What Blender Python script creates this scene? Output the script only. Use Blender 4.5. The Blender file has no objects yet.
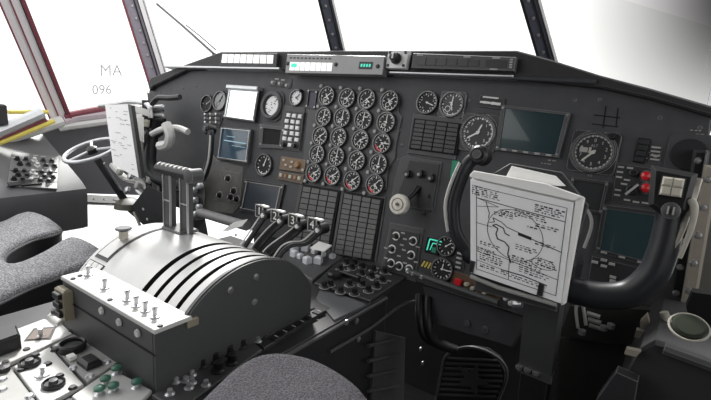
import bpy, bmesh, math, random
from mathutils import Vector, Matrix
from mathutils.geometry import tessellate_polygon
random.seed(7)
PI = math.pi
scn = bpy.context.scene
COL = scn.collection

# ------------------------------------------------------------------ camera
YAW, PITCH, ROLL, FPX, TAU = .610, .216, .066, 470.7, .192
CAM = Vector((.706, -.992, .005))
fw = Vector((-math.sin(YAW)*math.cos(PITCH), math.cos(YAW)*math.cos(PITCH), -math.sin(PITCH)))
rt0 = Vector((math.cos(YAW), math.sin(YAW), 0)); up0 = rt0.cross(fw)
RT = math.cos(ROLL)*rt0 + math.sin(ROLL)*up0
UP = -math.sin(ROLL)*rt0 + math.cos(ROLL)*up0
cd = bpy.data.cameras.new('camera'); cam = bpy.data.objects.new('camera', cd); COL.objects.link(cam)
cam.matrix_world = Matrix(((RT.x, UP.x, -fw.x, CAM.x), (RT.y, UP.y, -fw.y, CAM.y), (RT.z, UP.z, -fw.z, CAM.z), (0, 0, 0, 1)))
cd.sensor_width = 36; cd.lens = FPX/711*36; cd.clip_start = .02; cd.clip_end = 200
scn.camera = cam

# survey of the cockpit: where a sight line of the photograph meets a real plane of the place
def ray(px, py): return RT*((px-355.5)/FPX) + UP*((200-py)/FPX) + fw
def at_x(px, py, X): d = ray(px, py); return CAM + d*((X-CAM.x)/d.x)
def at_y(px, py, Y): d = ray(px, py); return CAM + d*((Y-CAM.y)/d.y)
def at_z(px, py, Z): d = ray(px, py); return CAM + d*((Z-CAM.z)/d.z)
PN = Vector((0, -math.cos(TAU), math.sin(TAU))); PV = Vector((0, math.sin(TAU), math.cos(TAU)))
PROT = (PI/2-TAU, 0, 0)
def pan(px, py, w=0):
    d = ray(px, py); t = (w-PN.dot(CAM))/PN.dot(d); P = CAM+d*t
    return (P.x, P.dot(PV), w)
def pw(u, v, w=0): return Vector((u, 0, 0)) + PV*v + PN*w

# ------------------------------------------------------------------ materials
MATS = {}
def mat(name, col, rough=.5, metal=0, noise=.12, scale=60, bump=0., edge_shading=0., coat=0., emit=None, spec=.5, edge_shading_col=(.45,.45,.45)):
    if name in MATS: return MATS[name]
    m = bpy.data.materials.new(name); m.use_nodes = True; nt = m.node_tree; N = nt.nodes; L = nt.links
    b = N['Principled BSDF']
    tc = N.new('ShaderNodeTexCoord'); nz = N.new('ShaderNodeTexNoise'); nz.inputs['Scale'].default_value = scale; nz.inputs['Detail'].default_value = 4
    L.new(tc.outputs['Object'], nz.inputs['Vector'])
    rp = N.new('ShaderNodeMapRange'); rp.inputs['To Min'].default_value = 1-noise; rp.inputs['To Max'].default_value = 1+noise
    L.new(nz.outputs['Fac'], rp.inputs['Value'])
    mx = N.new('ShaderNodeVectorMath'); mx.operation = 'SCALE'; mx.inputs[0].default_value = col
    L.new(rp.outputs['Result'], mx.inputs['Scale'])
    out = mx.outputs[0]
    if edge_shading > 0:   # edge highlights and dark outlines put into the colour
        bv = N.new('ShaderNodeBevel'); bv.inputs['Radius'].default_value = .0025; bv.samples = 4
        ge = N.new('ShaderNodeNewGeometry'); dt = N.new('ShaderNodeVectorMath'); dt.operation = 'DOT_PRODUCT'
        L.new(bv.outputs['Normal'], dt.inputs[0]); L.new(ge.outputs['Normal'], dt.inputs[1])
        mr = N.new('ShaderNodeMapRange'); mr.inputs['From Min'].default_value = .98; mr.inputs['From Max'].default_value = .85
        mr.inputs['To Min'].default_value = 0; mr.inputs['To Max'].default_value = edge_shading
        L.new(dt.outputs['Value'], mr.inputs['Value'])
        mm = N.new('ShaderNodeMix'); mm.data_type = 'RGBA'; L.new(mr.outputs['Result'], mm.inputs['Factor'])
        L.new(out, mm.inputs['A']); mm.inputs['B'].default_value = (*edge_shading_col, 1); out = mm.outputs['Result']
    L.new(out, b.inputs['Base Color'])
    b.inputs['Roughness'].default_value = rough; b.inputs['Metallic'].default_value = metal
    b.inputs['Specular IOR Level'].default_value = spec; b.inputs['Coat Weight'].default_value = coat
    if bump:
        bp = N.new('ShaderNodeBump'); bp.inputs['Strength'].default_value = bump; bp.inputs['Distance'].default_value = .002
        n2 = N.new('ShaderNodeTexNoise'); n2.inputs['Scale'].default_value = scale*6; L.new(tc.outputs['Object'], n2.inputs['Vector'])
        L.new(n2.outputs['Fac'], bp.inputs['Height']); L.new(bp.outputs['Normal'], b.inputs['Normal'])
    if emit:
        b.inputs['Emission Color'].default_value = (*emit[0], 1); b.inputs['Emission Strength'].default_value = emit[1]
    MATS[name] = m; return m
def fabric(name, c0, c1, scale=420):
    m = bpy.data.materials.new(name); m.use_nodes = True; nt = m.node_tree; N = nt.nodes; L = nt.links; b = N['Principled BSDF']
    tc = N.new('ShaderNodeTexCoord'); v = N.new('ShaderNodeTexVoronoi'); v.inputs['Scale'].default_value = scale
    L.new(tc.outputs['Object'], v.inputs['Vector'])
    r = N.new('ShaderNodeValToRGB'); r.color_ramp.elements[0].color = (*c1, 1); r.color_ramp.elements[1].color = (*c0, 1)
    r.color_ramp.elements[0].position = .25; r.color_ramp.elements[1].position = .7
    L.new(v.outputs['Distance'], r.inputs['Fac']); L.new(r.outputs['Color'], b.inputs['Base Color'])
    bp = N.new('ShaderNodeBump'); bp.inputs['Strength'].default_value = .6; bp.inputs['Distance'].default_value = .002
    L.new(v.outputs['Distance'], bp.inputs['Height']); L.new(bp.outputs['Normal'], b.inputs['Normal'])
    b.inputs['Roughness'].default_value = .95; b.inputs['Specular IOR Level'].default_value = .1
    return m
PANEL = mat('panel_grey_paint', (.060,.062,.066), .55, noise=.25, scale=35, bump=.15)
PLATE = mat('plate_grey_paint', (.075,.077,.079), .5, noise=.2, scale=50, edge_shading=.5, bump=.1)
PLATED = mat('plate_dark_paint', (.028,.029,.031), .5, noise=.2, scale=50, edge_shading=.5)
BLACK = mat('black_plastic', (.010,.010,.011), .4, edge_shading=.25, edge_shading_col=(.3,.3,.3))
FLATBLK = mat('flat_black', (.006,.006,.007), .8)
DIAL = mat('dial_black', (.008,.009,.010), .6)
BEZ = mat('bezel_dark_metal', (.05,.05,.053), .35, metal=.3, edge_shading=.8, edge_shading_col=(.6,.6,.6))
WHITE = mat('white_marking', (.93,.93,.90), .6, noise=.05)
DIMW = mat('grey_marking', (.42,.42,.40), .6, noise=.1)
CREAM = mat('cream_plastic', (.55,.52,.44), .5)
SILV = mat('brushed_silver', (.62,.63,.64), .35, metal=.7, noise=.1, edge_shading=.2, edge_shading_col=(.9,.9,.9))
ALU = mat('drum_silver_paint', (.60,.60,.59), .30, metal=.35, noise=.12, scale=18)
LGREY = mat('light_grey_plate', (.62,.62,.60), .35, metal=.1, noise=.12, scale=25, edge_shading=.3, edge_shading_col=(.1,.1,.1))
SCREW = mat('screw_steel', (.5,.5,.5), .3, metal=.8)
PAPER = mat('chart_paper', (.93,.93,.93), .8, noise=.04)
INK = mat('chart_ink', (.03,.03,.03), .8)
PINK = mat('frame_pinkish_grey', (.55,.47,.50), .5, noise=.1)
FRAMED = mat('frame_bluish_grey', (.10,.105,.14), .5, noise=.15)
MAROON = mat('red_brown_seal', (.22,.05,.07), .6)
WALL = mat('wall_grey', (.075,.072,.078), .6, noise=.25, scale=8)
DARKW = mat('wall_dark', (.03,.03,.032), .7, noise=.25, scale=8)
SIDE = mat('quadrant_side_grey', (.070,.073,.073), .5, noise=.15, scale=12)
BEIGE = mat('beige_lining', (.30,.27,.22), .6)
BROWN = mat('brown_recess', (.16,.12,.095), .6)
RED = mat('red_button', (.75,.02,.03), .3, coat=.5)
GREEN = mat('green_plastic', (.03,.30,.18), .5)
GREENL = mat('green_lit_legend', (.05,.6,.42), .5, emit=((.08,.7,.5), .5))
YEL = mat('yellow_paint', (.75,.62,.12), .5)
AMBER = mat('amber_plate', (.36,.20,.10), .5)
SCRW = mat('sky_glare_screen', (.8,.85,.85), .15, noise=.02, emit=((.88,.96,.95), 1.3))  # sky glare on the screen put in as emission
SCRB = mat('blue_screen', (.015,.03,.045), .12, noise=.3, scale=14, coat=.6, emit=((.04,.08,.12), .3))
SCRD = mat('dark_teal_screen', (.012,.022,.024), .15, noise=.1, coat=.5, emit=((.02,.04,.045), .2))
LEGEND = mat('annunciator_lens', (.80,.81,.79), .4, noise=.03)
DAYL = mat('daylight_glow_lens', (.8,.81,.79), .4, noise=.03, emit=((1,1,.97), .45))  # daylight on the white lenses put in as a weak glow
ANN = mat('annunciator_grey', (.26,.26,.26), .35, metal=.3, noise=.1)
POSTW = mat('post_white_paint', (.90,.87,.88), .4, noise=.06)
POSTP = mat('post_violet_grey', (.30,.27,.32), .5, noise=.2)
DLENS = mat('dark_annunciator_lens', (.035,.037,.038), .35)
RUB = mat('yoke_rubber', (.018,.020,.022), .42, noise=.1, spec=.4)
FLOORM = mat('floor_dark', (.02,.02,.02), .8, noise=.3)
CREAMB = mat('beige_leather', (.42,.40,.34), .6)
FAB = fabric('seat_fabric_grey', (.30,.30,.31), (.09,.09,.10), 300)
FABD = fabric('seat_fabric_dark', (.115,.11,.12), (.045,.044,.05), 420)
LEA = mat('seat_side_leather', (.03,.031,.033), .5, noise=.2, bump=.1)
def glass():
    m = bpy.data.materials.new('window_glass'); m.use_nodes = True; N = m.node_tree.nodes; L = m.node_tree.links; N.clear()
    o = N.new('ShaderNodeOutputMaterial'); mx = N.new('ShaderNodeMixShader'); t = N.new('ShaderNodeBsdfTransparent'); g = N.new('ShaderNodeBsdfGlossy')
    t.inputs['Color'].default_value = (.97,.98,.97,1); g.inputs['Roughness'].default_value = .02
    nz = N.new('ShaderNodeTexNoise'); nz.inputs['Scale'].default_value = 3; mr = N.new('ShaderNodeMapRange')
    mr.inputs['To Min'].default_value = .02; mr.inputs['To Max'].default_value = .05
    L.new(nz.outputs['Fac'], mr.inputs['Value']); L.new(mr.outputs['Result'], mx.inputs['Fac'])
    L.new(t.outputs[0], mx.inputs[1]); L.new(g.outputs[0], mx.inputs[2]); L.new(mx.outputs[0], o.inputs['Surface']); return m
GLASS = glass()

# ------------------------------------------------------------------ mesh builder
def inset(poly, d):
    n = len(poly); out = []
    area = sum(poly[i][0]*poly[(i+1) % n][1]-poly[(i+1) % n][0]*poly[i][1] for i in range(n))
    s = 1 if area > 0 else -1
    for i in range(n):
        p0, p1, p2 = Vector(poly[i-1][:2]), Vector(poly[i][:2]), Vector(poly[(i+1) % n][:2])
        a, b = (p1-p0), (p2-p1)
        if a.length < 1e-9 or b.length < 1e-9: out.append(tuple(p1)); continue
        a.normalize(); b.normalize()
        na, nb = Vector((-a.y, a.x))*s, Vector((-b.y, b.x))*s
        k = na+nb
        if k.length < 1e-6: k = na
        k = k/max(.35, k.length_squared/2)*1.0
        out.append((p1.x+k.x*d*.5*2/2*1.0, p1.y+k.y*d*.5*2/2*1.0) if False else (p1.x+k.x*d, p1.y+k.y*d))
    return out
def rrect(cx, cy, w, h, r=0, n=4):
    if r <= 0: return [(cx-w/2, cy-h/2), (cx+w/2, cy-h/2), (cx+w/2, cy+h/2), (cx-w/2, cy+h/2)]
    P = []
    for k, (sx, sy) in enumerate(((1,-1),(1,1),(-1,1),(-1,-1))):
        for i in range(n+1):
            a = -PI/2+k*PI/2+i/n*PI/2
            P.append((cx+sx*(w/2-r)+r*math.cos(a), cy+sy*(h/2-r)+r*math.sin(a)))
    return P
def circ(cx, cy, r, n=28, ry=None):
    return [(cx+r*math.cos(2*PI*i/n), cy+(ry or r)*math.sin(2*PI*i/n)) for i in range(n)]
_txt = {}
def text_data(s):
    if s not in _txt:
        c = bpy.data.curves.new('t', 'FONT'); c.body = s; c.size = 1; c.align_x = 'CENTER'; c.align_y = 'CENTER'; c.resolution_u = 3; c.extrude = .01
        o = bpy.data.objects.new('t', c); COL.objects.link(o); bpy.context.view_layer.update()
        me = bpy.data.meshes.new_from_object(o.evaluated_get(bpy.context.evaluated_depsgraph_get()))
        _txt[s] = ([v.co.copy() for v in me.vertices], [tuple(p.vertices) for p in me.polygons])
        bpy.data.objects.remove(o); bpy.data.curves.remove(c); bpy.data.meshes.remove(me)
    return _txt[s]
class MB:
    def __init__(s): s.cuts = []; s.v = []; s.f = []; s.m = []; s.M = Matrix.Identity(4); s.mi = 0
    def V(s, p): s.v.append(s.M @ Vector(p)); return len(s.v)-1
    def F(s, ids): s.f.append(tuple(ids)); s.m.append(s.mi)
    def loft(s, rings, cap0=True, cap1=True, close=True):
        s.cuts.append(len(s.f))
        R = [[s.V(p) for p in r] for r in rings]; n = len(R[0])
        for a, b in zip(R, R[1:]):
            for i in range(n if close else n-1): s.F((a[i], a[(i+1) % n], b[(i+1) % n], b[i]))
        if cap0: s.F(R[0][::-1])
        if cap1: s.F(R[-1])
        return s
    def prism(s, poly, z0, z1, b=0):
        if sum(poly[i][0]*poly[(i+1) % len(poly)][1]-poly[(i+1) % len(poly)][0]*poly[i][1] for i in range(len(poly))) < 0: poly = poly[::-1]
        r = [[(x, y, z0) for x, y in poly]]
        if b > 0:
            r.append([(x, y, z1-b) for x, y in poly]); r.append([(x, y, z1) for x, y in inset(poly, b)])
        else: r.append([(x, y, z1) for x, y in poly])
        return s.loft(r)
    def box(s, c, d, b=0): return s.prism(rrect(c[0], c[1], d[0], d[1]), c[2]-d[2]/2, c[2]+d[2]/2, b)
    def lathe(s, prof, n=24, c=(0,0,0)):
        rings = [[(c[0]+r*math.cos(2*PI*i/n), c[1]+r*math.sin(2*PI*i/n), c[2]+z) for i in range(n)] for r, z in prof]
        return s.loft(rings)
    def cyl(s, p0, p1, r0, r1=None, n=14): return s.tube([p0, p1], [r0, r0 if r1 is None else r1], n)
    def tube(s, path, r, n=10, cap=True, sy=1, upv=None):
        path = [Vector(p) for p in path]; rr = r if isinstance(r, (list, tuple)) else [r]*len(path); rings = []; prev = None
        for i, p in enumerate(path):
            t = (path[min(i+1, len(path)-1)]-path[max(i-1, 0)]).normalized()
            if upv is not None: a = Vector(upv)-t*Vector(upv).dot(t)
            elif prev is None: a = t.orthogonal()
            else: a = prev-t*prev.dot(t)
            a.normalize(); prev = a; b = t.cross(a)
            rings.append([p+a*(rr[i]*sy*math.cos(2*PI*k/n))+b*(rr[i]*math.sin(2*PI*k/n)) for k in range(n)])
        return s.loft(rings, cap, cap)
    def bar(s, a, b, w, t=.0006, z=None):   # flat stroke in the local xy plane
        a = Vector(a[:2]); b = Vector(b[:2]); d = (b-a); L = d.length
        if L < 1e-7: return s
        d /= L; n = Vector((-d.y, d.x))*w/2; z = z or 0
        return s.prism([tuple(a-n), tuple(b-n), tuple(b+n), tuple(a+n)], z, z+t)
    def ring(s, cx, cy, r0, r1, z, t=.0006, a0=0, a1=2*PI, n=32):
        for i in range(n):
            p, q = a0+(a1-a0)*i/n, a0+(a1-a0)*(i+1)/n
            s.prism([(cx+r0*math.cos(p), cy+r0*math.sin(p)), (cx+r1*math.cos(p), cy+r1*math.sin(p)), (cx+r1*math.cos(q), cy+r1*math.sin(q)), (cx+r0*math.cos(q), cy+r0*math.sin(q))], z, z+t)
        return s
    def text(s, t, cx, cy, z, size, rot=0, sx=1):
        vs, fs = text_data(t); o = len(s.v); c, q = math.cos(rot), math.sin(rot)
        for v in vs: s.V((cx+(v.x*sx*c-v.y*q)*size, cy+(v.x*sx*q+v.y*c)*size, z+v.z*.02))
        for f in fs: s.F([i+o for i in f])
        return s
    def build(s, name, mats, parent=None, smooth=0, M=None):
        me = bpy.data.meshes.new(name); me.from_pydata([tuple(v) for v in s.v], [], s.f)
        for m in (mats if isinstance(mats, (list, tuple)) else [mats]): me.materials.append(m)
        me.polygons.foreach_set('material_index', s.m)
        bm = bmesh.new(); bm.from_mesh(me); bmesh.ops.recalc_face_normals(bm, faces=bm.faces); bm.to_mesh(me); bm.free()
        if smooth:
            me.shade_smooth()
            me.set_sharp_from_angle(angle=math.radians(smooth))
        o = bpy.data.objects.new(name, me); COL.objects.link(o)
        if parent: o.parent = parent
        if M is not None: o.matrix_world = M
        return o
def each(mb, name, mats, parent=None, smooth=0):   # every piece collected in the builder becomes an object of its own
    cuts = mb.cuts+[len(mb.f)]
    for a, b in zip(cuts, cuts[1:]):
        m = MB(); ids = sorted({i for f in mb.f[a:b] for i in f}); mp = {i: k for k, i in enumerate(ids)}
        m.v = [mb.v[i] for i in ids]; m.f = [tuple(mp[i] for i in f) for f in mb.f[a:b]]; m.m = mb.m[a:b]
        m.build(name, mats, parent, smooth)
def thing(name, label, cat, loc=(0,0,0), rot=(0,0,0), group=None):
    o = bpy.data.objects.new(name, None); COL.objects.link(o); o.location = loc; o.rotation_euler = rot; o.empty_display_size = .02
    return tag(o, label, cat, group)
def tag(o, label, cat, group=None):
    o['label'] = label; o['category'] = cat
    if group: o['group'] = group
    return o
def struct(o): o['kind'] = 'structure'; return o
def pthing(name, label, cat, px, py, group=None, w=0.0):   # thing standing on the instrument panel
    u, v, _ = pan(px, py, w)
    return thing(name, label, cat, pw(u, v, w), PROT, group)
def loc_of(px, py, c, w=0.0):  # panel-local coordinates relative to the pixel c
    a = pan(px, py, w); b = pan(c[0], c[1], w); return (a[0]-b[0], a[1]-b[1])
def lerp(a, b, t): return tuple(x+(y-x)*t for x, y in zip(a, b))
def quad_uv(q, s, t):  # bilinear in a quad TL TR BR BL (s right, t down)
    return lerp(lerp(q[0], q[1], s), lerp(q[3], q[2], s), t)

# ================================================================== SETTING
FZ = -1.0
struct(MB().box((0,-.6,FZ-.02), (3.6, 3.4, .04)).build('floor', FLOORM))
# left wall below the windows, forward bulkhead, right wall, partial roof
m = MB(); m.box((-1.46, -1.1, (-.2+FZ)/2), (.06, 1.95, -.2-FZ)); struct(m.build('wall_left', WALL))
m = MB(); m.box((.0, .42, -.80), (1.6, .05, .40)); m.box((0.2, .42, -.35), (1.2,.05,.5)); struct(m.build('wall_front', DARKW))
m = MB(); m.box((1.35, -.4, -.55), (.06, 2.4, .9)); struct(m.build('wall_right', DARKW))
m = MB(); m.prism([(-.15,.10),(1.5,.10),(1.5,-2.2),(-.15,-2.2)], .62, .66); struct(m.build('shade_ceiling', WALL))  # unseen part ceiling, added and sized to keep light off the right side
m = MB(); m.box((.3, -2.2, -.2), (2.5,.05,1.7)); struct(m.build('wall_rear', DARKW))

def post(name, a, b, w, t, mats, seal=None, riv=True, lo=0, hi=0):
    """window post from a to b: a bar with a riveted face and thin raised seal strips"""
    a = Vector(a); b = Vector(b); d = (b-a).normalized(); a = a-d*lo; b = b+d*hi; L = (b-a).length
    n = (CAM-a).normalized(); n = (n-d*n.dot(d)).normalized(); r = d.cross(n)
    M = Matrix(((r.x, d.x, n.x, a.x), (r.y, d.y, n.y, a.y), (r.z, d.z, n.z, a.z), (0,0,0,1)))
    root = MB().prism(rrect(0, L/2, w, L), -t, 0, .004).build(name, mats[0], None, M=M)
    struct(root)
    s = MB(); k = 0
    while riv and k*.045 < L: s.lathe([(.0001,0),(.006,0),(.004,.003),(.0001,.0035)], 8, (-w*.12, .02+k*.045, 0)); k += 1
    if riv: each(s, 'rivet', SCREW, root)
    for xx, mm, ww in seal or []:
        MB().prism(rrect(xx*w, L/2, ww, L), -.002, .006, .001).build('seal_strip', mm, root)
    return root
YP = .33
post('trim_1', at_y(340,58,YP), at_y(319,-30,.22), .05, .05, [FRAMED], [(.42, WHITE, .007),(-.45, FLATBLK,.008),(.18, FLATBLK, .004)], lo=0.12, hi=.4)
post('trim_2', at_y(549,64,YP), at_y(522,-30,.22), .045, .05, [FRAMED], [(.42, WHITE, .007),(-.45, FLATBLK, .007),(.12, FLATBLK, .005)], lo=0.12, hi=.4)
post('trim_3', at_y(160,86,.10), at_y(124,-30,.02), .078, .05, [POSTP], [(-.46, MAROON, .008),(.33, POSTW, .022),(.18, FLATBLK, .004),(.42, FLATBLK, .006),(.02, FLATBLK, .005)], lo=0.08, hi=.4)
PB0 = at_x(62,122,-1.40); PB1 = at_x(-3,-34,-1.22)
post('trim_4', PB0, PB1, .075, .05, [POSTW], [(-.47, MAROON, .006),(-.05, MAROON, .005),(.44, MAROON, .014),(.32, FLATBLK, .003)], False, lo=0, hi=.4)
post('trim_5', at_x(706,112,.98), at_x(724,30,.98), .05, .04, [FRAMED], [(.3, WHITE, .008)], lo=0.1, hi=.4)
# lower rails of the side windows
def beam(name, pts, r, material, sy=1, par=None, kind=True):
    o = MB().tube(pts, r, 8, sy=sy).build(name, material, par)
    return struct(o) if kind else o
beam('trim_6', [at_x(63,121,-1.40), at_x(75,117,-1.40), at_x(108,113,-1.40), at_x(150,108,-1.40)], .022, PINK)
beam('trim_7', [at_x(64,116,-1.39), at_x(84,112,-1.39), at_x(105,108,-1.39), at_x(120,107,-1.39)], .014, MAROON)
beam('trim_8', [at_x(60,127,-1.40), at_x(112,120,-1.40), at_x(165,112,-1.40)], .018, LGREY)
# sloping sill under the aft side window
m = MB()
q = [at_x(-30,147,-1.33), at_x(60,122,-1.38), at_x(66,128,-1.38), at_x(-30,158,-1.33)]
beam('trim_9', [at_x(-40,158,-1.36), at_x(5,140,-1.36), at_x(62,121,-1.36)], .022, LGREY)
hr = thing('window_rail', 'pale grey slanting rail with yellow stripe below the left side window', 'rail', at_x(30,130,-1.3))
def rel(o, P): return P-Vector(o.location)
MB().tube([rel(hr, at_x(x,y,-1.3)) for x,y in ((-30,146),(0,131),(42,113))], .022, 8).build('rail_tube', SILV, hr, 40)
MB().tube([rel(hr, at_x(x,y,-1.31)) for x,y in ((-30,151),(5,137),(46,120))], .013, 8).build('dark_channel', MAROON, hr)
MB().tube([rel(hr, at_x(x,y,-1.3)) for x,y in ((-30,153),(5,141),(54,121))], .009, 8).build('yellow_stripe', YEL, hr)
MB().tube([rel(hr, at_x(x,y,-1.33)) for x,y in ((8,112),(26,112),(48,112))], .008, 8).build('yellow_edge', YEL, hr)
MB().box(tuple(rel(hr, at_x(-1,114,-1.3))), (.05,.035,.07), .005).build('end_block', DARKW, hr)

def pane(name, pts):
    m = MB(); c = sum((Vector(p) for p in pts), Vector())/len(pts); n = (Vector(pts[1])-Vector(pts[0])).cross(Vector(pts[2])-Vector(pts[0])).normalized()*.004
    m.loft([[Vector(p)-n for p in pts], [Vector(p)+n for p in pts]]); o = m.build(name, GLASS); return struct(o)
pane('window_1', [at_y(161,84,.13), at_y(338,58,.35), at_y(319,-30,.24), at_y(127,-30,.05)])
pane('window_2', [at_y(343,60,.35), at_y(546,64,.35), at_y(520,-30,.24), at_y(322,-30,.24)])
pane('window_3', [at_y(552,66,.35), at_x(704,114,1.0), at_x(722,30,1.0), at_y(526,-30,.24)])
w4 = pane('window_4', [at_x(64,114,-1.40), at_x(150,104,-1.40), at_x(122,-30,-1.24), at_x(12,-34,-1.24)])
pane('window_5', [at_x(-40,145,-1.41), at_x(58,118,-1.41), at_x(2,-34,-1.25), at_x(-60,-34,-1.25)])
# markings seen on the side window
a = at_x(98,76,-1.37); b = at_x(124,76,-1.37); yx = (b-a).normalized(); up_ = (at_x(110,66,-1.35)-at_x(110,80,-1.36)); up_ = (up_-yx*up_.dot(yx)).normalized(); nn = yx.cross(up_)
mk = bpy.data.materials.new('faint_grey_lettering'); mk = mat('faint_grey_lettering', (.55,.56,.56), .7)
for s_, cx, cy, h in (('MA', 111, 71, .068), ('096', 102, 90, .056)):
    c = at_x(cx, cy, -1.36)
    M = Matrix(((yx.x, up_.x, nn.x, c.x), (yx.y, up_.y, nn.y, c.y), (yx.z, up_.z, nn.z, c.z), (0,0,0,1)))
    mm = MB(); mm.text(s_, 0, 0, 0, h); o = mm.build('lettering', mk, None); o.parent = w4; o.matrix_world = M
# lower side window by the pilot's feet
lw = MB(); pts = [at_x(x,y,-1.38) for x,y in ((60,199),(128,201),(150,300),(40,300))]
# opening: the wall below the sill forward of y=-.1 is glazed
post('trim_10', at_x(56,198,-1.40), at_x(135,202,-1.40), .045, .03, [LGREY], [(.3, FLATBLK, .006)])
pane('window_6', [at_x(56,203,-1.41), at_x(150,206,-1.41), at_x(170,330,-1.41), at_x(60,330,-1.41)])
m = MB(); m.loft([[at_x(-30,140,-1.42), at_x(63,127,-1.42), at_x(165,118,-1.42), at_x(165,196,-1.42), at_x(-30,190,-1.42)],
                  [p+Vector((-.03,0,0)) for p in (at_x(-30,140,-1.42), at_x(63,127,-1.42), at_x(165,118,-1.42), at_x(165,196,-1.42), at_x(-30,190,-1.42))]])
struct(m.build('trim_11', WALL))
struct(MB().box((0,.95,.02),(1.8,.9,.04)).build('trim_14', WALL))
# wiper outside the left windshield
wp = thing('windshield_wiper', 'thin dark wiper arm outside the left windshield', 'wiper', at_y(184,28,.45))
MB().tube([rel(wp, at_y(x,y,.45)) for x,y in ((157,4),(184,27),(214,54))], .006, 6).build('wiper_arm', BLACK, wp)
pp_ = at_y(214,54,.45); MB().tube([pp_-wp.location, Vector((pp_.x,.52,.04))-wp.location], .010, 8).build('wiper_pivot', BLACK, wp)
MB().tube([rel(wp, at_y(x,y,.45)) for x,y in ((186,25),(200,36),(216,50))], .003, 6).build('wiper_rod', BLACK, wp)

# ================================================================== INSTRUMENT PANEL
ip = thing('instrument_panel', 'wide dark grey main instrument panel board spanning the cockpit', 'instrument panel', (0,0,0), PROT)
outline = [pan(x,y,0)[:2] for x,y in ((149,90),(153,84),(186,69),(220,67),(360,72),(516,76),(600,85),(650,96),(712,112))]+[(.762,-.405), (-.86,-.405), (-.90,-.2)]
MB().prism(outline, -.025, 0, .002).build('board', PANEL, ip)
# screws around the board
m = MB()
for x,y in ((160,92),(170,90),(183,88),(196,86),(404,170),(402,190),(398,214),(399,160),(470,100),(575,100),(600,100),(660,118),(700,128),(560,196),(590,176),(588,200),(655,150),(232,205),(236,235),(205,200),(384,200),(381,225),(378,245),(450,118),(400,130),(402,145)):
    u,v,_ = pan(x,y); m.lathe([(.004,0),(.004,.001),(.0025,.002),(.0001,.002)], 10, (u,v,0))
each(m, 'screw', PLATE, ip)
# raised sub-plates of the board (seams)
def subplate(pix, h, material, nm='sub_panel', bev=.0015):
    return MB().prism([pan(x,y,h)[:2] for x,y in pix], -.0005, h, bev).build(nm, material, ip)
subplate([(310,88),(397,93),(399,112),(402,116),(396,145),(395,158),(388,168),(386,190),(301,180),(306,130)], .004, PLATE)
subplate([(413,113),(462,119),(455,160),(407,153)], .004, PLATE)
subplate([(407,155),(442,162),(434,212),(390,205),(394,180),(400,158)], .003, PLATE)
subplate([(300,184),(340,190),(330,252),(288,246)], .003, PLATE)
subplate([(341,190),(386,197),(376,262),(331,256)], .003, PLATE)
subplate([(390,222),(424,229),(415,282),(380,272)], .003, PLATE)
subplate([(283,105),(305,107),(300,152),(277,149)], .003, PLATE)
subplate([(209,150),(217,160),(243,167),(240,205),(233,214),(190,209),(196,185)], .0025, mat('worn_plate', (.15,.148,.14), .5, noise=.3, edge_shading=.5))
# four grooved lines near the right end, inspection cover
m = MB()
for a,b in (((594,115),(620,118)),((592,124),(618,127)),((606,106),(603,128)),((618,108),(616,127))):
    m.bar(pan(*a), pan(*b), .0022, .0008)
m.build('groove_lines', FLATBLK, ip)
# lettering plates (illegible small marks) on the board
m = MB()
def marks(mb, px, py, n, ln=.006, gap=.003, h=.0016, w=.0005, ang=0, c=None):
    u, v, _ = pan(px, py, w)
    if c: u -= c[0]; v -= c[1]
    x = u
    for k in range(n):
        l = ln*random.uniform(.5, 1.2); mb.box((x+l/2, v, w), (l, h*random.uniform(.7,1.2), .0006)); x += l+gap*random.uniform(.5,1)
for a in ((690,130,3),(696,134,2),(646,146,3),(645,152,2),(644,158,3),(625,168,2),(623,173,2),(622,178,2),(622,201,3),(636,203,3),(644,205,2),(541,163,3),(548,160,2),(420,116,3),(506,166,2),(656,194,2),(625,195,2),(617,190,2),(618,185,2),(609,281,2),(642,297,2)):
    marks(m, *a)
m.build('white_legends', DIMW, ip)

# glareshield -------------------------------------------------------
gs = thing('glareshield', 'long black glareshield hood along the top of the instrument panel', 'glareshield', (0,0,0), PROT)
top = [pan(x,y,.018)[:2] for x,y in ((147.5,84),(151,77.5),(186,64),(221,51.5),(360,50),(516,50),(550,59),(600,75),(650,88),(716,107))]
bot = [pan(x,y,.018)[:2] for x,y in ((716,117),(650,98),(600,87),(516,78),(360,73),(220,68),(186,70),(153,86),(149,90))]
MB().prism(top+bot, -.16, .018, .003).build('hood', mat('glareshield_vinyl', (.022,.022,.024), .6, noise=.2, edge_shading=.4, bump=.2), gs)
def at_panpix(x, y, w): return pan(x, y, w)
m = MB(); W = .022
for a,b,h in (((166,67),(281,69),.006),((391,73),(514,77),.004)):
    A, B = pan(*a, W), pan(*b, W); m.prism([(A[0],A[1]-h/2),(B[0],B[1]-h/2),(B[0],B[1]+h/2),(A[0],A[1]+h/2)], 0, .030, .001)
each(m, 'silver_ledge', SILV, gs)
MB().tube([pan(388,73,.02), pan(516,78,.02), pan(596,82,.02)], .0045, 8).build('light_tube', mat('tube_grey', (.10,.105,.115), .3, metal=.5), gs, 40)

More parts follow.
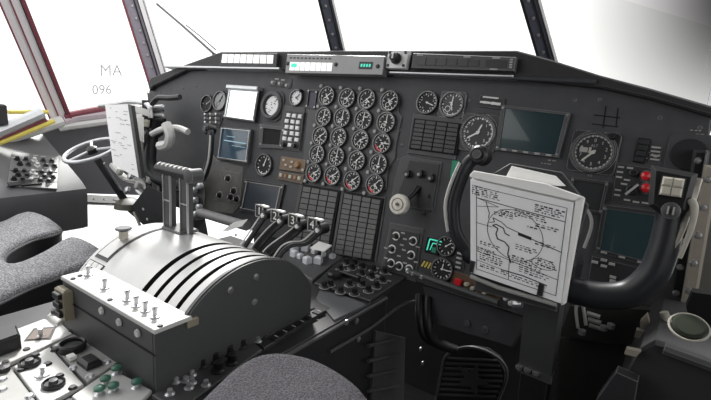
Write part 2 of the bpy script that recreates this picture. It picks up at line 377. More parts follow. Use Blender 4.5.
def annunciator(name, label, q, n, lens, mlist, w0=.018, th=.014, rows=1, frame=LGREY, margin=(.06,.94,.25,.85), gap=.12, cat='light panel', extra=None):
    q = [pan(x,y,w0+th)[:2] for x,y in q]; c = (sum(p[0] for p in q)/4, sum(p[1] for p in q)/4)
    t = thing(name, label, cat, pw(c[0], c[1], w0), PROT)
    q = [(p[0]-c[0], p[1]-c[1]) for p in q]
    MB().prism([q[3], q[2], q[1], q[0]], 0, th, .0012).build('housing', frame, t)
    for r in range(rows):
        for k in range(n):
            s0 = margin[0]+(margin[1]-margin[0])*k/n; s1 = margin[0]+(margin[1]-margin[0])*(k+1-gap)/n
            t0 = margin[2]+(margin[3]-margin[2])*r/rows; t1 = margin[2]+(margin[3]-margin[2])*(r+1-gap)/rows
            P = [quad_uv(q, s0, t1), quad_uv(q, s1, t1), quad_uv(q, s1, t0), quad_uv(q, s0, t0)]
            MB().prism(P, th-.001, th+.0012, .0004).build('legend_light', lens[(r*n+k) % len(lens)], t)
    if extra: extra(t, q, th)
    return t, q, th
annunciator('annunciator_strip', 'left strip of white legend lights set in the glareshield', [(221,52),(277,53),(276,67),(219,66)], 8, [DAYL], None, frame=PLATED, margin=(.04,.96,.15,.85))
def ex(t, q, th):
    m = MB()
    for s in (.02,.55,.95):
        p = quad_uv(q, s, .5 if s < .9 else .55); m.lathe([(.005,0),(.005,.002),(.003,.003),(.0001,.003)], 12, (p[0], p[1], th))
    each(m, 'fastener', BLACK, t)
    m = MB(); p = quad_uv(q, .045, .58); 
    x = quad_uv(q, .10, .60); m.box((x[0], x[1], th+.0016), (.020,.010,.0008)); m.build('green_legend', GREENL, t)
    m = MB(); p = quad_uv(q, .84, .52); m.box((p[0], p[1], th), (.040,.018,.001)); m.build('window_frame', BLACK, t)
    m = MB()
    for i in range(4): m.box((p[0]-.012+i*.008, p[1], th+.001), (.005,.007,.0006))
    m.build('green_digits', GREENL, t)
    m = MB(); 
    for i in range(11):
        p = quad_uv(q, .05+.043*i, .2); m.box((p[0], p[1], th), (.008,.004,.0008))
    m.build('legend_marks', BLACK, t)
annunciator('annunciator_strip', 'central silver light panel with green legends on the glareshield', [(287,54),(385,56),(382,75),(285,73)], 8, [DAYL], None, w0=.018, th=.022, frame=ANN, margin=(.05,.52,.42,.92), extra=ex)
# rotary knob module
t = pthing('knob_module', 'white square dimmer module with black rotary knob on the glareshield', 'knob', 400, 61, w=.018)
MB().prism(rrect(0,0,.054,.042,.003), 0, .016, .001).build('mounting_plate', LEGEND, t)
MB().lathe([(.013,.016),(.013,.022),(.009,.024),(.009,.036),(.007,.038),(.0001,.038)], 20).build('knob', BLACK, t, 40)
MB().box((.002,.002,.039), (.003,.014,.003)).build('pointer_mark', WHITE, t)
m = MB(); [m.lathe([(.004,.016),(.003,.0185),(.0001,.0185)], 8, (x,y,0)) for x in (-.021,.021) for y in (-.015,.015)]; each(m, 'screw', BLACK, t)
def ex2(t, q, th):
    P = [quad_uv(q, s, tt) for s,tt in ((.74,.8),(.93,.8),(.93,.25),(.74,.25))]
    MB().prism(P, th, th+.001, .0003).build('wide_light', DLENS, t)
    m = MB()
    for s,tt in ((.08,.12),(.56,.12),(.83,.12),(.82,.92)):
        p = quad_uv(q, s, tt); m.box((p[0],p[1],th), (.016,.003,.0008))
    for k in range(4): p = quad_uv(q, .965, .2+.18*k); m.box((p[0],p[1],th), (.006,.003,.0008))
    m.build('legend_marks', DIMW, t)
annunciator('annunciator_strip', 'right strip of dark square legend lights set in the glareshield', [(413,53),(516,57),(514,71),(411,68)], 6, [DLENS], None, frame=PLATE, margin=(.06,.70,.3,.88), gap=.15, extra=ex2)

# ================================================================== GAUGES
def needle(t, a, L, w, z, material=WHITE, tail=.2, nm='needle'):
    d = Vector((math.sin(a), math.cos(a))); p = Vector((d.y, -d.x)); m = MB()
    b = -d*L*tail; m.prism([tuple(b-p*w/2), tuple(b+p*w/2), tuple(d*L*.85+p*w/2), tuple(d*L), tuple(d*L*.85-p*w/2)], z, z+.0008)
    m.lathe([(w*1.1, z),(w*1.1, z+.0012),(.0001, z+.0012)], 12)
    m.build(nm, material, t)
def gauge(name, label, px, py, r, ang=(0.5,), group=None, ticks=12, w=0., cat='gauge', square=False, numerals=None, face=DIAL, sub=True, arc=None, redmark=False, long=.16, body=BEZ, mark=WHITE, knob=False):
    t = pthing(name, label, cat, px, py, group, w)
    m = MB()
    if square: m.prism(rrect(0,0,2.25*r,2.15*r,.25*r), 0, .004, .001)
    m.lathe([(r*1.08,0),(r*1.08,.006),(r*1.02,.009),(r*.93,.009),(r*.90,.0035),(r*.2,.0035)], 36)
    m.build('bezel', body, t, 35)
    z = .0036; dl_ = MB().prism(circ(0,0,r*.9,36), .003, z).build('dial', face, t)
    m = MB()
    for k in range(ticks):
        a = 2*PI*k/ticks; l = long if k % 2 == 0 else long*.6
        c, s = math.cos(a), math.sin(a); m.bar((c*r*.86, s*r*.86), (c*r*(.86-l), s*r*(.86-l)), r*(.10 if k % 2 == 0 else .05), .0005, z)
    if arc: m.ring(0,0, r*.80, r*.86, z, .0005, arc[0], arc[1], 24)
    if sub:
        m.ring(-r*.3*math.cos(ang[0]), -r*.35, r*.20, r*.25, z, .0005, n=14)
        for k in range(3): m.box((r*random.uniform(-.35,.35), r*random.uniform(-.45,.35), z), (r*.22, r*.09, .0008))
    if numerals:
        for k, s_ in enumerate(numerals):
            a = 2*PI*k/len(numerals); m.text(s_, math.sin(a)*r*.60, math.cos(a)*r*.60, z+.0004, r*.24)
    m.build('dial_markings', mark, dl_)
    if redmark: MB().ring(0,0,r*.68,r*.86,z,.0006, PI*1.1,PI*1.5,8).build('red_arc', RED, dl_)
    for i, a in enumerate(ang): needle(t, a, r*(.72-.2*i), r*.09, .0046+.001*i, mark)
    if knob: MB().lathe([(r*.18,0),(r*.18,.010),(r*.12,.014),(.0001,.014)], 14, (r*.72, r*.85, .002)).build('setting_knob', BLACK, t, 40)
    return t
G = [[(328.1,96.5),(348.1,98.6),(367.9,99.8),(390.5,101.6)],[(324.9,117.2),(343.5,117.9),(364.4,120.2),(387.2,122.6)],[(321.4,136.3),(340,137.4),(361.6,140.2),(383,143.3)],[(318.4,154.2),(337.7,156.7),(357.9,160.7),(379.5,164.2)],[(315.1,173),(333.7,175.8),(353.5,180.9),(376,184.7)]]
rows = ['top row','second row','middle row','fourth row','bottom row']; cols = ['leftmost','second from left','third from left','rightmost']
A = [[.9,.7,.8,.9],[.05,0,.02,0],[.9,2.5,1.1,1.6],[0,.02,.7,0],[1,.9,.8,.7]]
spr = [[2.4,2.5,2.2,2.6],[None]*4,[None]*4,[None]*4,[2.2,2.4,2.0,2.3]]
for i in range(5):
    for j in range(4):
        an = (A[i][j],) + ((spr[i][j],) if spr[i][j] else ())
        gauge('engine_gauge', 'round engine gauge, %s in the %s of the central gauge cluster' % (cols[j], rows[i]), *G[i][j], .0243, an, 'engine gauges in the central cluster', 16 if i else 12, w=.004,
              sub=True, arc=(PI*.0, PI*1.2) if i in (1,2,3) else (PI*.6, PI*1.9), redmark=(i == 4 or (i == 2 and j == 3)), long=.26)
m = MB()
for i in range(6):
    for j in range(4):
        u = (j-1.72)*.0640-.003+ .0; 
        a = G[min(i,4)][j]; uu, vv, _ = pan(a[0], a[1], .004)
        vv += .026 if i < 5 else -.026
        m.lathe([(.0048,0),(.0048,.004),(.003,.005),(.0001,.005)], 12, (uu-.028, vv, .004))
each(m, 'post_light', mat('post_light_grey', (.42,.43,.42), .5), ip, 40)

gauge('dial_gauge', 'round dial gauge left of its twin above the square warning light grid', 428, 103, .0255, (1.9,), ticks=20, numerals=['0','2','4','6','8'], sub=False)
gauge('dial_gauge', 'round dial gauge with upright needle above the large speed dial', 452.5, 105, .0275, (.05, 2.9), ticks=20, sub=True, arc=(PI*1.1,PI*1.9), square=True)
gauge('airspeed_gauge', 'large round dial with cream needle left of the right big screen', 478.5, 133, .038, (4.15,.35), ticks=36, sub=False, arc=(-PI*.55, PI*.2), mark=WHITE, square=True, long=.12, numerals=['','1','2','3','4','5','6','7'])
t = gauge('altimeter', 'largest round altimeter dial with digits zero to nine, right of the big screen', 593.5, 152.5, .037, (3.9,), ticks=50, sub=False, numerals=['0','1','2','3','4','5','6','7','8','9'], square=True, long=.08, mark=mat('altimeter_marking', (.6,.6,.55), .6), knob=True)
m = MB(); m.text('ALT', 0, .012, .0042, .007); m.build('word_mark', DIMW, t)
m = MB(); m.box((-.017,.003,.0042), (.014,.009,.001)); m.build('digit_drum', DIMW, t); MB().box((-.006,.003,.0046), (.004,.011,.001)).build('cream_drum', CREAM, t)
gauge('dial_gauge', 'round gauge with cross bar below the dark square left-centre instrument', 265, 165, .031, (.3,), ticks=14, sub=False, long=.2, arc=(PI*1.2,PI*1.8))
gauge('dial_gauge', 'small dark round gauge at the far left of the white screen', 208, 104, .027, (1.,), ticks=4, sub=False, mark=DIMW)
gauge('dial_gauge', 'half white round gauge just left of the white screen', 221, 101, .030, (.5,), ticks=6, sub=True, face=mat('dial_half_grey', (.35,.36,.36), .5), mark=BLACK)
gauge('clock', 'white faced round clock right of the silver framed attitude dial', 297.5, 98, .022, (.8,2.2), ticks=12, sub=False, face=PAPER, mark=BLACK, knob=True)
# attitude dial with broad silver ring
t = pthing('attitude_dial', 'silver rimmed dial with white mottled face right of the white screen', 'gauge', 273, 106)
MB().prism(rrect(0,0,.088,.092,.03), 0,.004,.001).build('mounting_plate', PLATED, t)
MB().lathe([(.041,0),(.041,.010),(.036,.013),(.031,.012),(.029,.004),(.001,.004)], 30).build('bezel', PLATE, t, 40)
MB().prism(circ(0.004,0,.028), .004,.0055).build('dial', PAPER, t)
m = MB()
for k in range(16): a = random.uniform(0,6.28); r = random.uniform(.006,.026); m.box((r*math.cos(a)+.004, r*math.sin(a), .0058), (random.uniform(.002,.008), .002, .001))
m.build('dial_markings', BLACK, t)
# small gauges low on the panel, by the chart
gauge('dial_gauge', 'small round gauge above its twin left of the yoke chart', 447, 246, .021, (.9,), 'small gauges left of the yoke chart', ticks=12, sub=False, long=.25)
gauge('dial_gauge', 'small round gauge with cross needles, lower one left of the yoke chart', 443, 269, .0245, (1.6,.1), 'small gauges left of the yoke chart', ticks=16, sub=False, long=.22)

# ================================================================== SCREENS
def screen(name, label, q, material, border=.10, frame=PLATED, cat='screen', edge=None, knobs=0, w=0, th=.008, cap=None, inner=True):
    P = [pan(x,y,w+th)[:2] for x,y in q]; c = (sum(p[0] for p in P)/4, sum(p[1] for p in P)/4)
    t = thing(name, label, cat, pw(c[0],c[1],w), PROT); P = [(p[0]-c[0], p[1]-c[1]) for p in P]
    m = MB(); O = [quad_uv(P, s, tt) for s,tt in ((-border,1+border),(1+border,1+border),(1+border,-border),(-border,-border))]
    I = [P[3], P[2], P[1], P[0]]
    def ringp(a, b, z0, z1):
        for i in range(4):
            k = (i+1) % 4; m.prism([a[i], a[k], b[k], b[i]], z0, z1, .0006)
    ringp(O, I, 0, th); m.build('frame', frame, t)
    MB().prism(I, 0, th*.55).build('display', material, t)
    fr_ = t.children[0] if t.children else [o for o in bpy.data.objects if o.parent == t][0]
    if edge:
        E2 = [quad_uv(P, s, tt) for s,tt in ((-.02,1.02),(1.02,1.02),(1.02,-.02),(-.02,-.02))]; m = MB()
        for i in range(4):
            k = (i+1) % 4; m.prism([E2[i], E2[k], I[k], I[i]], th*.5, th+.001)
        m.build('rim', edge, fr_)
    if cap:
        a, b = quad_uv(P, -border, -border-.04), quad_uv(P, 1+border, -border-.04); MB().prism([(a[0],a[1]-.006),(b[0],b[1]-.006),(b[0],b[1]+.006),(a[0],a[1]+.006)], 0, .022, .002).build('visor', cap, t)
    m = MB()
    for s in (-border*.5, 1+border*.5):
        for tt in (.0, 1.): p = quad_uv(P, s, tt); m.lathe([(.003,th),(.002,th+.0015),(.0001,th+.0015)], 8, (p[0],p[1],0))
    each(m, 'screw', SCREW, fr_)
    m = MB()
    for k in range(knobs): p = quad_uv(P, .1+.8*k/max(1,knobs-1), 1+border*.55); m.box((p[0],p[1],th+.001), (.010,.004,.003), .0005)
    if knobs: m.build('push_buttons', DIMW, t)
    return t
screen('display_unit', 'white screen with sky glare put in as glow, under a silver visor on the left', [(229.5,90),(257,92),(252.5,120),(225,116)], SCRW, .07, PLATED, edge=SILV, cap=SILV, w=.002, th=.012)
t = screen('display_unit', 'blue grey lit screen directly below the white screen', [(222,128.5),(249,131),(245.5,161),(218.5,157)], SCRB, .06, PLATE, edge=SILV, w=.002, th=.010)
m = MB(); m.box((0,.008,.007), (.10,.003,.0006)); m.box((.02,-.004,.007), (.06,.0015,.0006)); m.box((-.02,.022,.007),(.04,.0015,.0006)); m.build('horizon_trace', mat('trace_grey', (.2,.3,.35), .5, emit=((.25,.4,.45), .6)), t)
screen('display_unit', 'unlit screen behind the numbered levers, left of the light grids', [(247,182),(280,187),(274,214),(242,208)], mat('grey_blue_screen', (.05,.06,.075), .3, noise=.1), .10, PLATED, edge=DIMW)
screen('display_unit', 'largest dark teal screen high on the right half of the panel', [(505,108),(565,115),(555,154.5),(499,147.5)], SCRD, .07, PLATE, knobs=5)
screen('display_unit', 'dark screen framed by the right yoke, low on the panel', [(607,209),(657,216),(646,261),(600,249)], SCRD, .10, PLATED, knobs=3)
screen('indicator', 'small dark indicator window between the chart and the red buttons', [(574,180),(605,184),(599,211),(568,206)], DLENS, .10, PLATED, cat='indicator', knobs=0)
screen('indicator', 'small dark square instrument window right of the blue screen', [(263,128),(281,130),(279,145),(262,144)], FLATBLK, .22, PLATE, cat='indicator')
screen('indicator', 'dark narrow indicator window between white clock and engine gauges', [(309,91),(316,92),(314,107),(307,106)], mat('bluish_blank', (.03,.035,.06), .4), .12, PLATED, cat='indicator')

# ================================================================== LIGHT GRIDS
def grid(name, label, q, nc, nr, lens, frame, w=.003, th=.006, gap=.1, cat='warning light panel'):
    P = [pan(x,y,w+th)[:2] for x,y in q]; c = (sum(p[0] for p in P)/4, sum(p[1] for p in P)/4)
    t = thing(name, label, cat, pw(c[0],c[1],w), PROT); P = [(p[0]-c[0], p[1]-c[1]) for p in P]
    O = [quad_uv(P, s, tt) for s,tt in ((-.04,1.03),(1.04,1.03),(1.04,-.03),(-.04,-.03))]
    MB().prism(O, 0, th-.003, .0008).build('housing', frame, t)
    for c_ in range(nc):
        for r_ in range(nr):
            g = gap/2
            s0,s1,t0,t1 = (c_+g)/nc, (c_+1-g)/nc, (r_+g*1.3)/nr, (r_+1-g*1.3)/nr
            MB().prism([quad_uv(P,s0,t1), quad_uv(P,s1,t1), quad_uv(P,s1,t0), quad_uv(P,s0,t0)], th-.0035, th, .0005).build('legend_light', lens, t)
    return t
GL = mat('grid_lens_grey', (.115,.117,.112), .4, noise=.1)
grid('warning_light_grid', 'light grid of four columns left of the tall grid, behind lever four', [(303,186),(338,192),(328,247),(292,242)], 4, 10, GL, FLATBLK)
grid('warning_light_grid', 'tall light grid of four columns below the engine gauge cluster', [(344,193),(381,200),(371,260),(334,254)], 4, 12, GL, FLATBLK)
grid('warning_light_grid', 'framed grid of wide dark lights between the gauges and big screen', [(415,119),(459,124),(454,154),(410,148)], 4, 7, mat('grid_lens_dark', (.05,.052,.05), .4), FLATBLK, w=.004)
grid('warning_light_grid', 'narrow column of four dark lights right of the altimeter', [(639,138),(650,139.5),(644,163),(633,161)], 1, 4, DLENS, FLATBLK, w=0)

# ================================================================== SMALL CONTROL PANELS
def knob(mb, x, y, z, r, h): mb.lathe([(r*1.25,z),(r*1.25,z+h*.15),(r,z+h*.25),(r*.9,z+h),(.0001,z+h)], 12, (x,y,0))
def ctrl(name, label, q, material, w=0, th=.004, cat='control panel', group=None):
    P = [pan(x,y,w+th)[:2] for x,y in q]; n = len(q); c = (sum(p[0] for p in P)/n, sum(p[1] for p in P)/n)
    t = thing(name, label, cat, pw(c[0],c[1],w), PROT, group)
    MB().prism([(p[0]-c[0],p[1]-c[1]) for p in P], 0, th, .0008).build('face_plate', material, t)
    def L(px, py, h=th):
        p = pan(px,py,w+h); return (p[0]-c[0], p[1]-c[1])
    return t, L, th
# radio keypad
t, L, th = ctrl('radio_control_unit', 'tall radio panel crowded with small white keys left of engine gauges', [(285,110),(304,112),(299,150),(280,148)], PLATED, w=.003)
for r in range(6):
    for c in range(3):
        s = (c+.5)/3; tt = (r+.5)/6
        px, py = lerp(lerp((286,112),(303,114),s), lerp((281,147),(298,149),s), tt)
        x, y = L(px+random.uniform(-.6,.6), py)
        if (r,c) in ((5,0),(5,2)): 
            m = MB(); knob(m, x, y, th, .006, .010); m.build('knob', BLACK, t, 40)
        else: MB().box((x,y,th+.002), (.0135,.0105,.004), .001).build('key', PAPER, t)
# amber-tinted panels
t, L, th = ctrl('selector_unit', 'small brown selector panel below the radio keys', [(281,156),(306,160),(304,173),(279,169)], mat('brownish_plate', (.20,.13,.08), .5, edge_shading=.4), w=.003)
m = MB(); x,y = L(298,165); m.lathe([(.010,th),(.010,th+.003),(.007,th+.009),(.0001,th+.009)], 18, (x,y,0)); m.build('knob', AMBER, t, 40)
for px,py in ((284,160),(286,165),(292,162),(291,167),(303,170)): x,y = L(px,py); MB().box((x,y,th+.001),(.009,.006,.003),.0006).build('key', CREAM, t)
t, L, th = ctrl('selector_unit', 'brown strip of keys below the brown selector panel', [(279,171),(304,175),(302,184),(277,179)], mat('dark_brown_plate', (.13,.09,.06), .5, edge_shading=.4), w=.0035)
for k in range(5): x,y = L(281+k*4.6,175+k*.8); MB().box((x,y,th+.001),(.010,.010,.003),.0006).build('key', [CREAM,AMBER][k%2], t)
m = MB()
# switch cluster under the small gauges at left
t, L, th = ctrl('toggle_switch_unit', 'small switch panel with bright toggles left of the blue screen', [(206,112),(224,114),(219,127),(203,125)], PLATED)
for k in range(9): x,y = L(208+(k%3)*5.5,115+(k//3)*4); MB().lathe([(.004,th),(.003,th+.008),(.0045,th+.014),(.0001,th+.015)],8,(x,y,0)).build('toggle_switch', [SILV,DIMW][k%2], t)
t, L, th = ctrl('rotary_knob_unit', 'three small knobs in a row left of the unlit lower screen', [(220,170),(240,173),(236,204),(214,200)], MATS['worn_plate'], w=.002, th=.002)
for px,py in ((228.5,178.5),(220,195),(231,197),(234,191),(237,199)): x,y = L(px,py); m = MB(); knob(m,x,y,th,.0075,.014); kb = m.build('knob', BLACK, t, 40); MB().ring(x,y,.010,.0125,th,.001,n=16).build('dial_ring', DIMW, t); MB().box((x,y,th+.0145),(.002,.010,.001)).build('index_mark', WHITE, kb)
t, L, th = ctrl('switch_row', 'tiny pair of knobs and marks above the attitude dial', [(270,77),(292,79),(291,88),(269,86)], PANEL, th=.002)
for px,py in ((274,83),(281,84),(288,86)): x,y = L(px,py); m = MB(); knob(m,x,y,th,.005,.009); m.build('knob', DIMW, t, 40)
for px,py in ((277,79),(283,80)): x,y = L(px,py); MB().box((x,y,th+.0005),(.014,.004,.001)).build('legend_mark', DIMW, t)
# flap/gear text plate
t, L, th = ctrl('label_plate', 'small dark indicator plate with white marks above the big dial', [(480,95),(505,99),(503,110),(477,106)], PLATED)
for k in range(7): x,y = L(482+k*2.8,102+k*.35); MB().box((x,y,th+.0006),(.008,.006*random.uniform(.6,1),.0012)).build('digit', WHITE, t)
for k in range(4): x,y = L(485+k*3.8,97+k*.4); MB().box((x,y,th+.0006),(.009,.003,.0012)).build('digit', WHITE, t)
# gear lever
t, L, th = ctrl('rotary_knob_unit', 'control plate with three dark knobs behind the white wheel lever', [(409,160),(439,164),(432,210),(394,202),(402,182)], PLATED, w=.003, th=.003)
for px,py in ((408.5,174),(421,174),(432,178)):
    x,y = L(px,py); m = MB(); knob(m,x,y,th,.0085,.012); m.build('knob', BLACK, t, 40); m = MB(); m.lathe([(.004,th+.012),(.003,th+.014),(.0001,th+.014)],10,(x,y-.002,0)); m.build('knob_cap', DIMW, t)
for px,py in ((417,187),(428,196),(424,214)): x,y = L(px,py); MB().lathe([(.005,th),(.004,th+.004),(.0001,th+.004)],10,(x,y,0)).build('screw', BLACK, t)
g = pthing('landing_gear_lever', 'lever with round white wheel shaped knob below the engine gauges', 'lever', 418, 186, w=.006)
def rp(px,py,w,c): p = pan(px,py,w); q_ = pan(c[0],c[1],.006); return Vector((p[0]-q_[0], p[1]-q_[1], w-.006))
MB().tube([rp(418,187,.006,(418,186)), rp(412,195,.02,(418,186)), rp(402,204,.038,(418,186))], [.008,.006,.005], 10).build('lever_arm', BLACK, g, 40)
c = rp(399.5,204.5,.045,(418,186))
m = MB(); m.M = Matrix.Translation(c); m.lathe([(.010,-.010),(.021,-.009),(.024,-.004),(.024,.004),(.021,.009),(.0001,.010)], 26); m.build('wheel_knob', mat('milky_white', (.9,.87,.78), .35, noise=.35, scale=110), g, 40)
m = MB(); m.M = Matrix.Translation(c); m.ring(0,0,.013,.0145,.0102,.0006); m.lathe([(.004,.010),(.004,.0125),(.0001,.0125)],12); m.build('hub_ring', BROWN, g)
# fuel knob panel
t, L, th = ctrl('rotary_knob_unit', 'panel of small white ringed knobs beside the tall light grid', [(391,228),(420,233),(412,277),(383,270)], PLATED, w=.003, th=.003)
for px,py in ((396,236),(413,241),(392,249),(411,255),(391,263),(399,266),(409,269)):
    x,y = L(px,py); MB().ring(x,y,.0075,.0105,th,.0008,n=16).build('dial_ring', WHITE, t); m = MB(); knob(m,x,y,th,.0055,.012); m.build('knob', BLACK, t, 40)
for px,py in ((403,233),(405,239),(402,245),(404,250),(386,248),(399,256),(418,247),(386,258),(405,263),(416,262)): x,y = L(px,py); MB().box((x,y,th+.0005),(.010,.0035,.001)).build('legend_mark', DIMW, t)
# green gauge and caution stripes
t, L, th = ctrl('indicator', 'small green lined flap indicator beside the small gauges', [(427,237),(442,240),(438,256),(424,252)], FLATBLK, cat='indicator', th=.003)
def strip(t, L, pts, w, mt, nm, z): 
    m = MB()
    for a,b in zip(pts, pts[1:]): m.bar(L(*a), L(*b), w, .0008, z)
    m.build(nm, mt, t)
strip(t, L, [(427,250),(430,239),(442,242)], .003, GREENL, 'green_line', th); strip(t, L, [(430,250),(433,243),(441,245)], .002, GREENL, 'green_line', th)
x,y = L(434,250); MB().box((x,y,th+.0005),(.010,.012,.001)).build('green_patch', GREEN, t)
t, L, th = ctrl('caution_placard', 'yellow and black striped caution placard below the green indicator', [(422,259),(438,264),(436,272),(419,266)], BLACK, cat='placard', th=.002)
m = MB()
for k in range(5):
    a = L(421.5+k*3.2,266.3+k*1.0); b = L(425+k*3.0,261+k*.9); m.bar(a, b, .004, .0006, th)
m.build('yellow_stripes', YEL, t)
t, L, th = ctrl('toggle_switch_unit', 'row of warm lit switches and a red cap under the chart', [(452,270),(502,287),(500,302),(450,286)], mat('brown_plate', (.12,.07,.04), .5, edge_shading=.4), th=.004)
x,y = L(458.5,283); MB().box((x,y,th+.004),(.016,.018,.008),.001).build('red_cap', RED, t)
for px,py in ((468,284),(474,288),(481,288),(486,292),(491,291),(476,293)): x,y = L(px,py); MB().lathe([(.004,th),(.003,th+.006),(.005,th+.012),(.003,th+.016),(.0001,th+.016)],10,(x,y,0)).build('toggle_switch', CREAM, t, 40)
t, L, th = ctrl('toggle_switch_unit', 'column of small toggles between the small gauges and the chart', [(457,245),(466,247),(463,270),(453,268)], PLATED, th=.003)
for k in range(5): x,y = L(461-k*.7,249+k*4.6); MB().box((x,y,th+.002),(.012,.004,.005),.0006).build('toggle_switch', LGREY, t)
t, L, th = ctrl('green_light', 'small dull green light block left of the right yoke horn', [(452,160),(459,161),(457,180),(450,178)], GREEN, cat='light', th=.006)
# knobs panel right by red buttons
t, L, th = ctrl('selector_unit', 'selector panel with rotary pointer knob left of the red buttons', [(617,163),(664,170),(657,208),(611,202)], PLATED, th=.003)
x,y = L(632,190); m = MB(); knob(m,x,y,th,.008,.014); m.build('rotary_knob', BLACK, t, 40)
m = MB(); m.bar(L(626,195), L(639,185), .004, .002, th+.014); m.build('pointer_bar', DIMW, t)
x,y = L(634,173); m = MB(); knob(m,x,y,th,.006,.010); m.build('rotary_knob', BLACK, t, 40)
for px,py in ((646,176),(646,188)):
    x,y = L(px,py,.010); m = MB(); m.lathe([(.0105,th),(.0105,th+.003),(.0001,th+.003)],20,(x,y,0)); bc = m.build('button_collar', PLATE, t)
    m = MB(); m.lathe([(.0078,th+.003),(.0078,th+.009),(.006,th+.011),(.0001,th+.012)],20,(x,y,0)); m.build('red_button', RED, bc, 40)
m = MB()
for px,py in ((621,167),(620,172),(619,177),(630,168),(627,180),(618,190),(617,195),(624,184),(627,200),(636,202),(645,203),(652,202)): x,y = L(px,py); m.box((x,y,th+.0004),(.010,.003,.0008))
m.build('legend_marks', DIMW, t)
t, L, th = ctrl('label_plate', 'small marked plate with curved arrow right of the dark light column', [(651,145),(663,147),(660,163),(648,161)], PLATED, th=.002)
x,y = L(656,154); MB().ring(x,y,.004,.006,th,.0008,PI,2*PI,10).build('arrow_mark', DIMW, t)
for k in range(4): x,y = L(656-k*.4,147.5+k*4); MB().box((x,y,th+.0004),(.014,.003,.0008)).build('legend_mark', DIMW, t)
# speaker grille at right end
t = pthing('round_cover', 'large round black blanking cover at the right end of the panel', 'cover', 689, 155)
MB().prism(rrect(0,0,.066,.072,.008),0,.003,.001).build('plate', PANEL, t)
MB().lathe([(.027,.003),(.027,.005),(.025,.006),(.023,.005),(.0001,.005)], 32).build('disc', mat('matt_cover',(.04,.041,.043),.9,spec=.1), t, 40)
# guard switches bottom right of panel
t, L, th = ctrl('toggle_switch_unit', 'dim switches below the right screen, behind the yoke', [(592,256),(640,268),(637,290),(588,280)], PLATED, th=.003)
for px,py in ((595,262),(604,260),(612,264),(604,266),(613,277),(613,281)): x,y = L(px,py); MB().box((x,y,th+.003),(.010,.005,.006),.001).build('toggle_switch', DIMW, t)
# lower rail of the panel
lr = thing('panel_rail', 'grey bar with end clips along the lower edge of the panel', 'rail', pw(.33,-.405,.03), PROT)
c0 = (.33,-.405,.03)
def rr_(px,py,w): p = pan(px,py,w); return (p[0]-c0[0], p[1]-c0[1], w-c0[2])
MB().tube([rr_(410,272,.03), rr_(455,288,.03), rr_(498,303,.03)], .007, 8).build('bar', SIDE, lr, 40)
MB().tube([rr_(512,304,.03), rr_(522,304,.03)], .008, 8).build('clip', SILV, lr, 40)
m = MB()
for px,py in ((408,270),(413,274),(422,277)): m.lathe([(.0045,-.004),(.0045,.004),(.0001,.005)],10,rr_(px,py,.032))
each(m, 'end_fastener', SILV, lr)
m = MB()
for px,py in ((506,298),(511,303),(519,300),(525,297)): m.lathe([(.005,-.004),(.005,.006),(.0001,.007)],10,rr_(px,py,.032))
each(m, 'white_fastener', LGREY, lr)

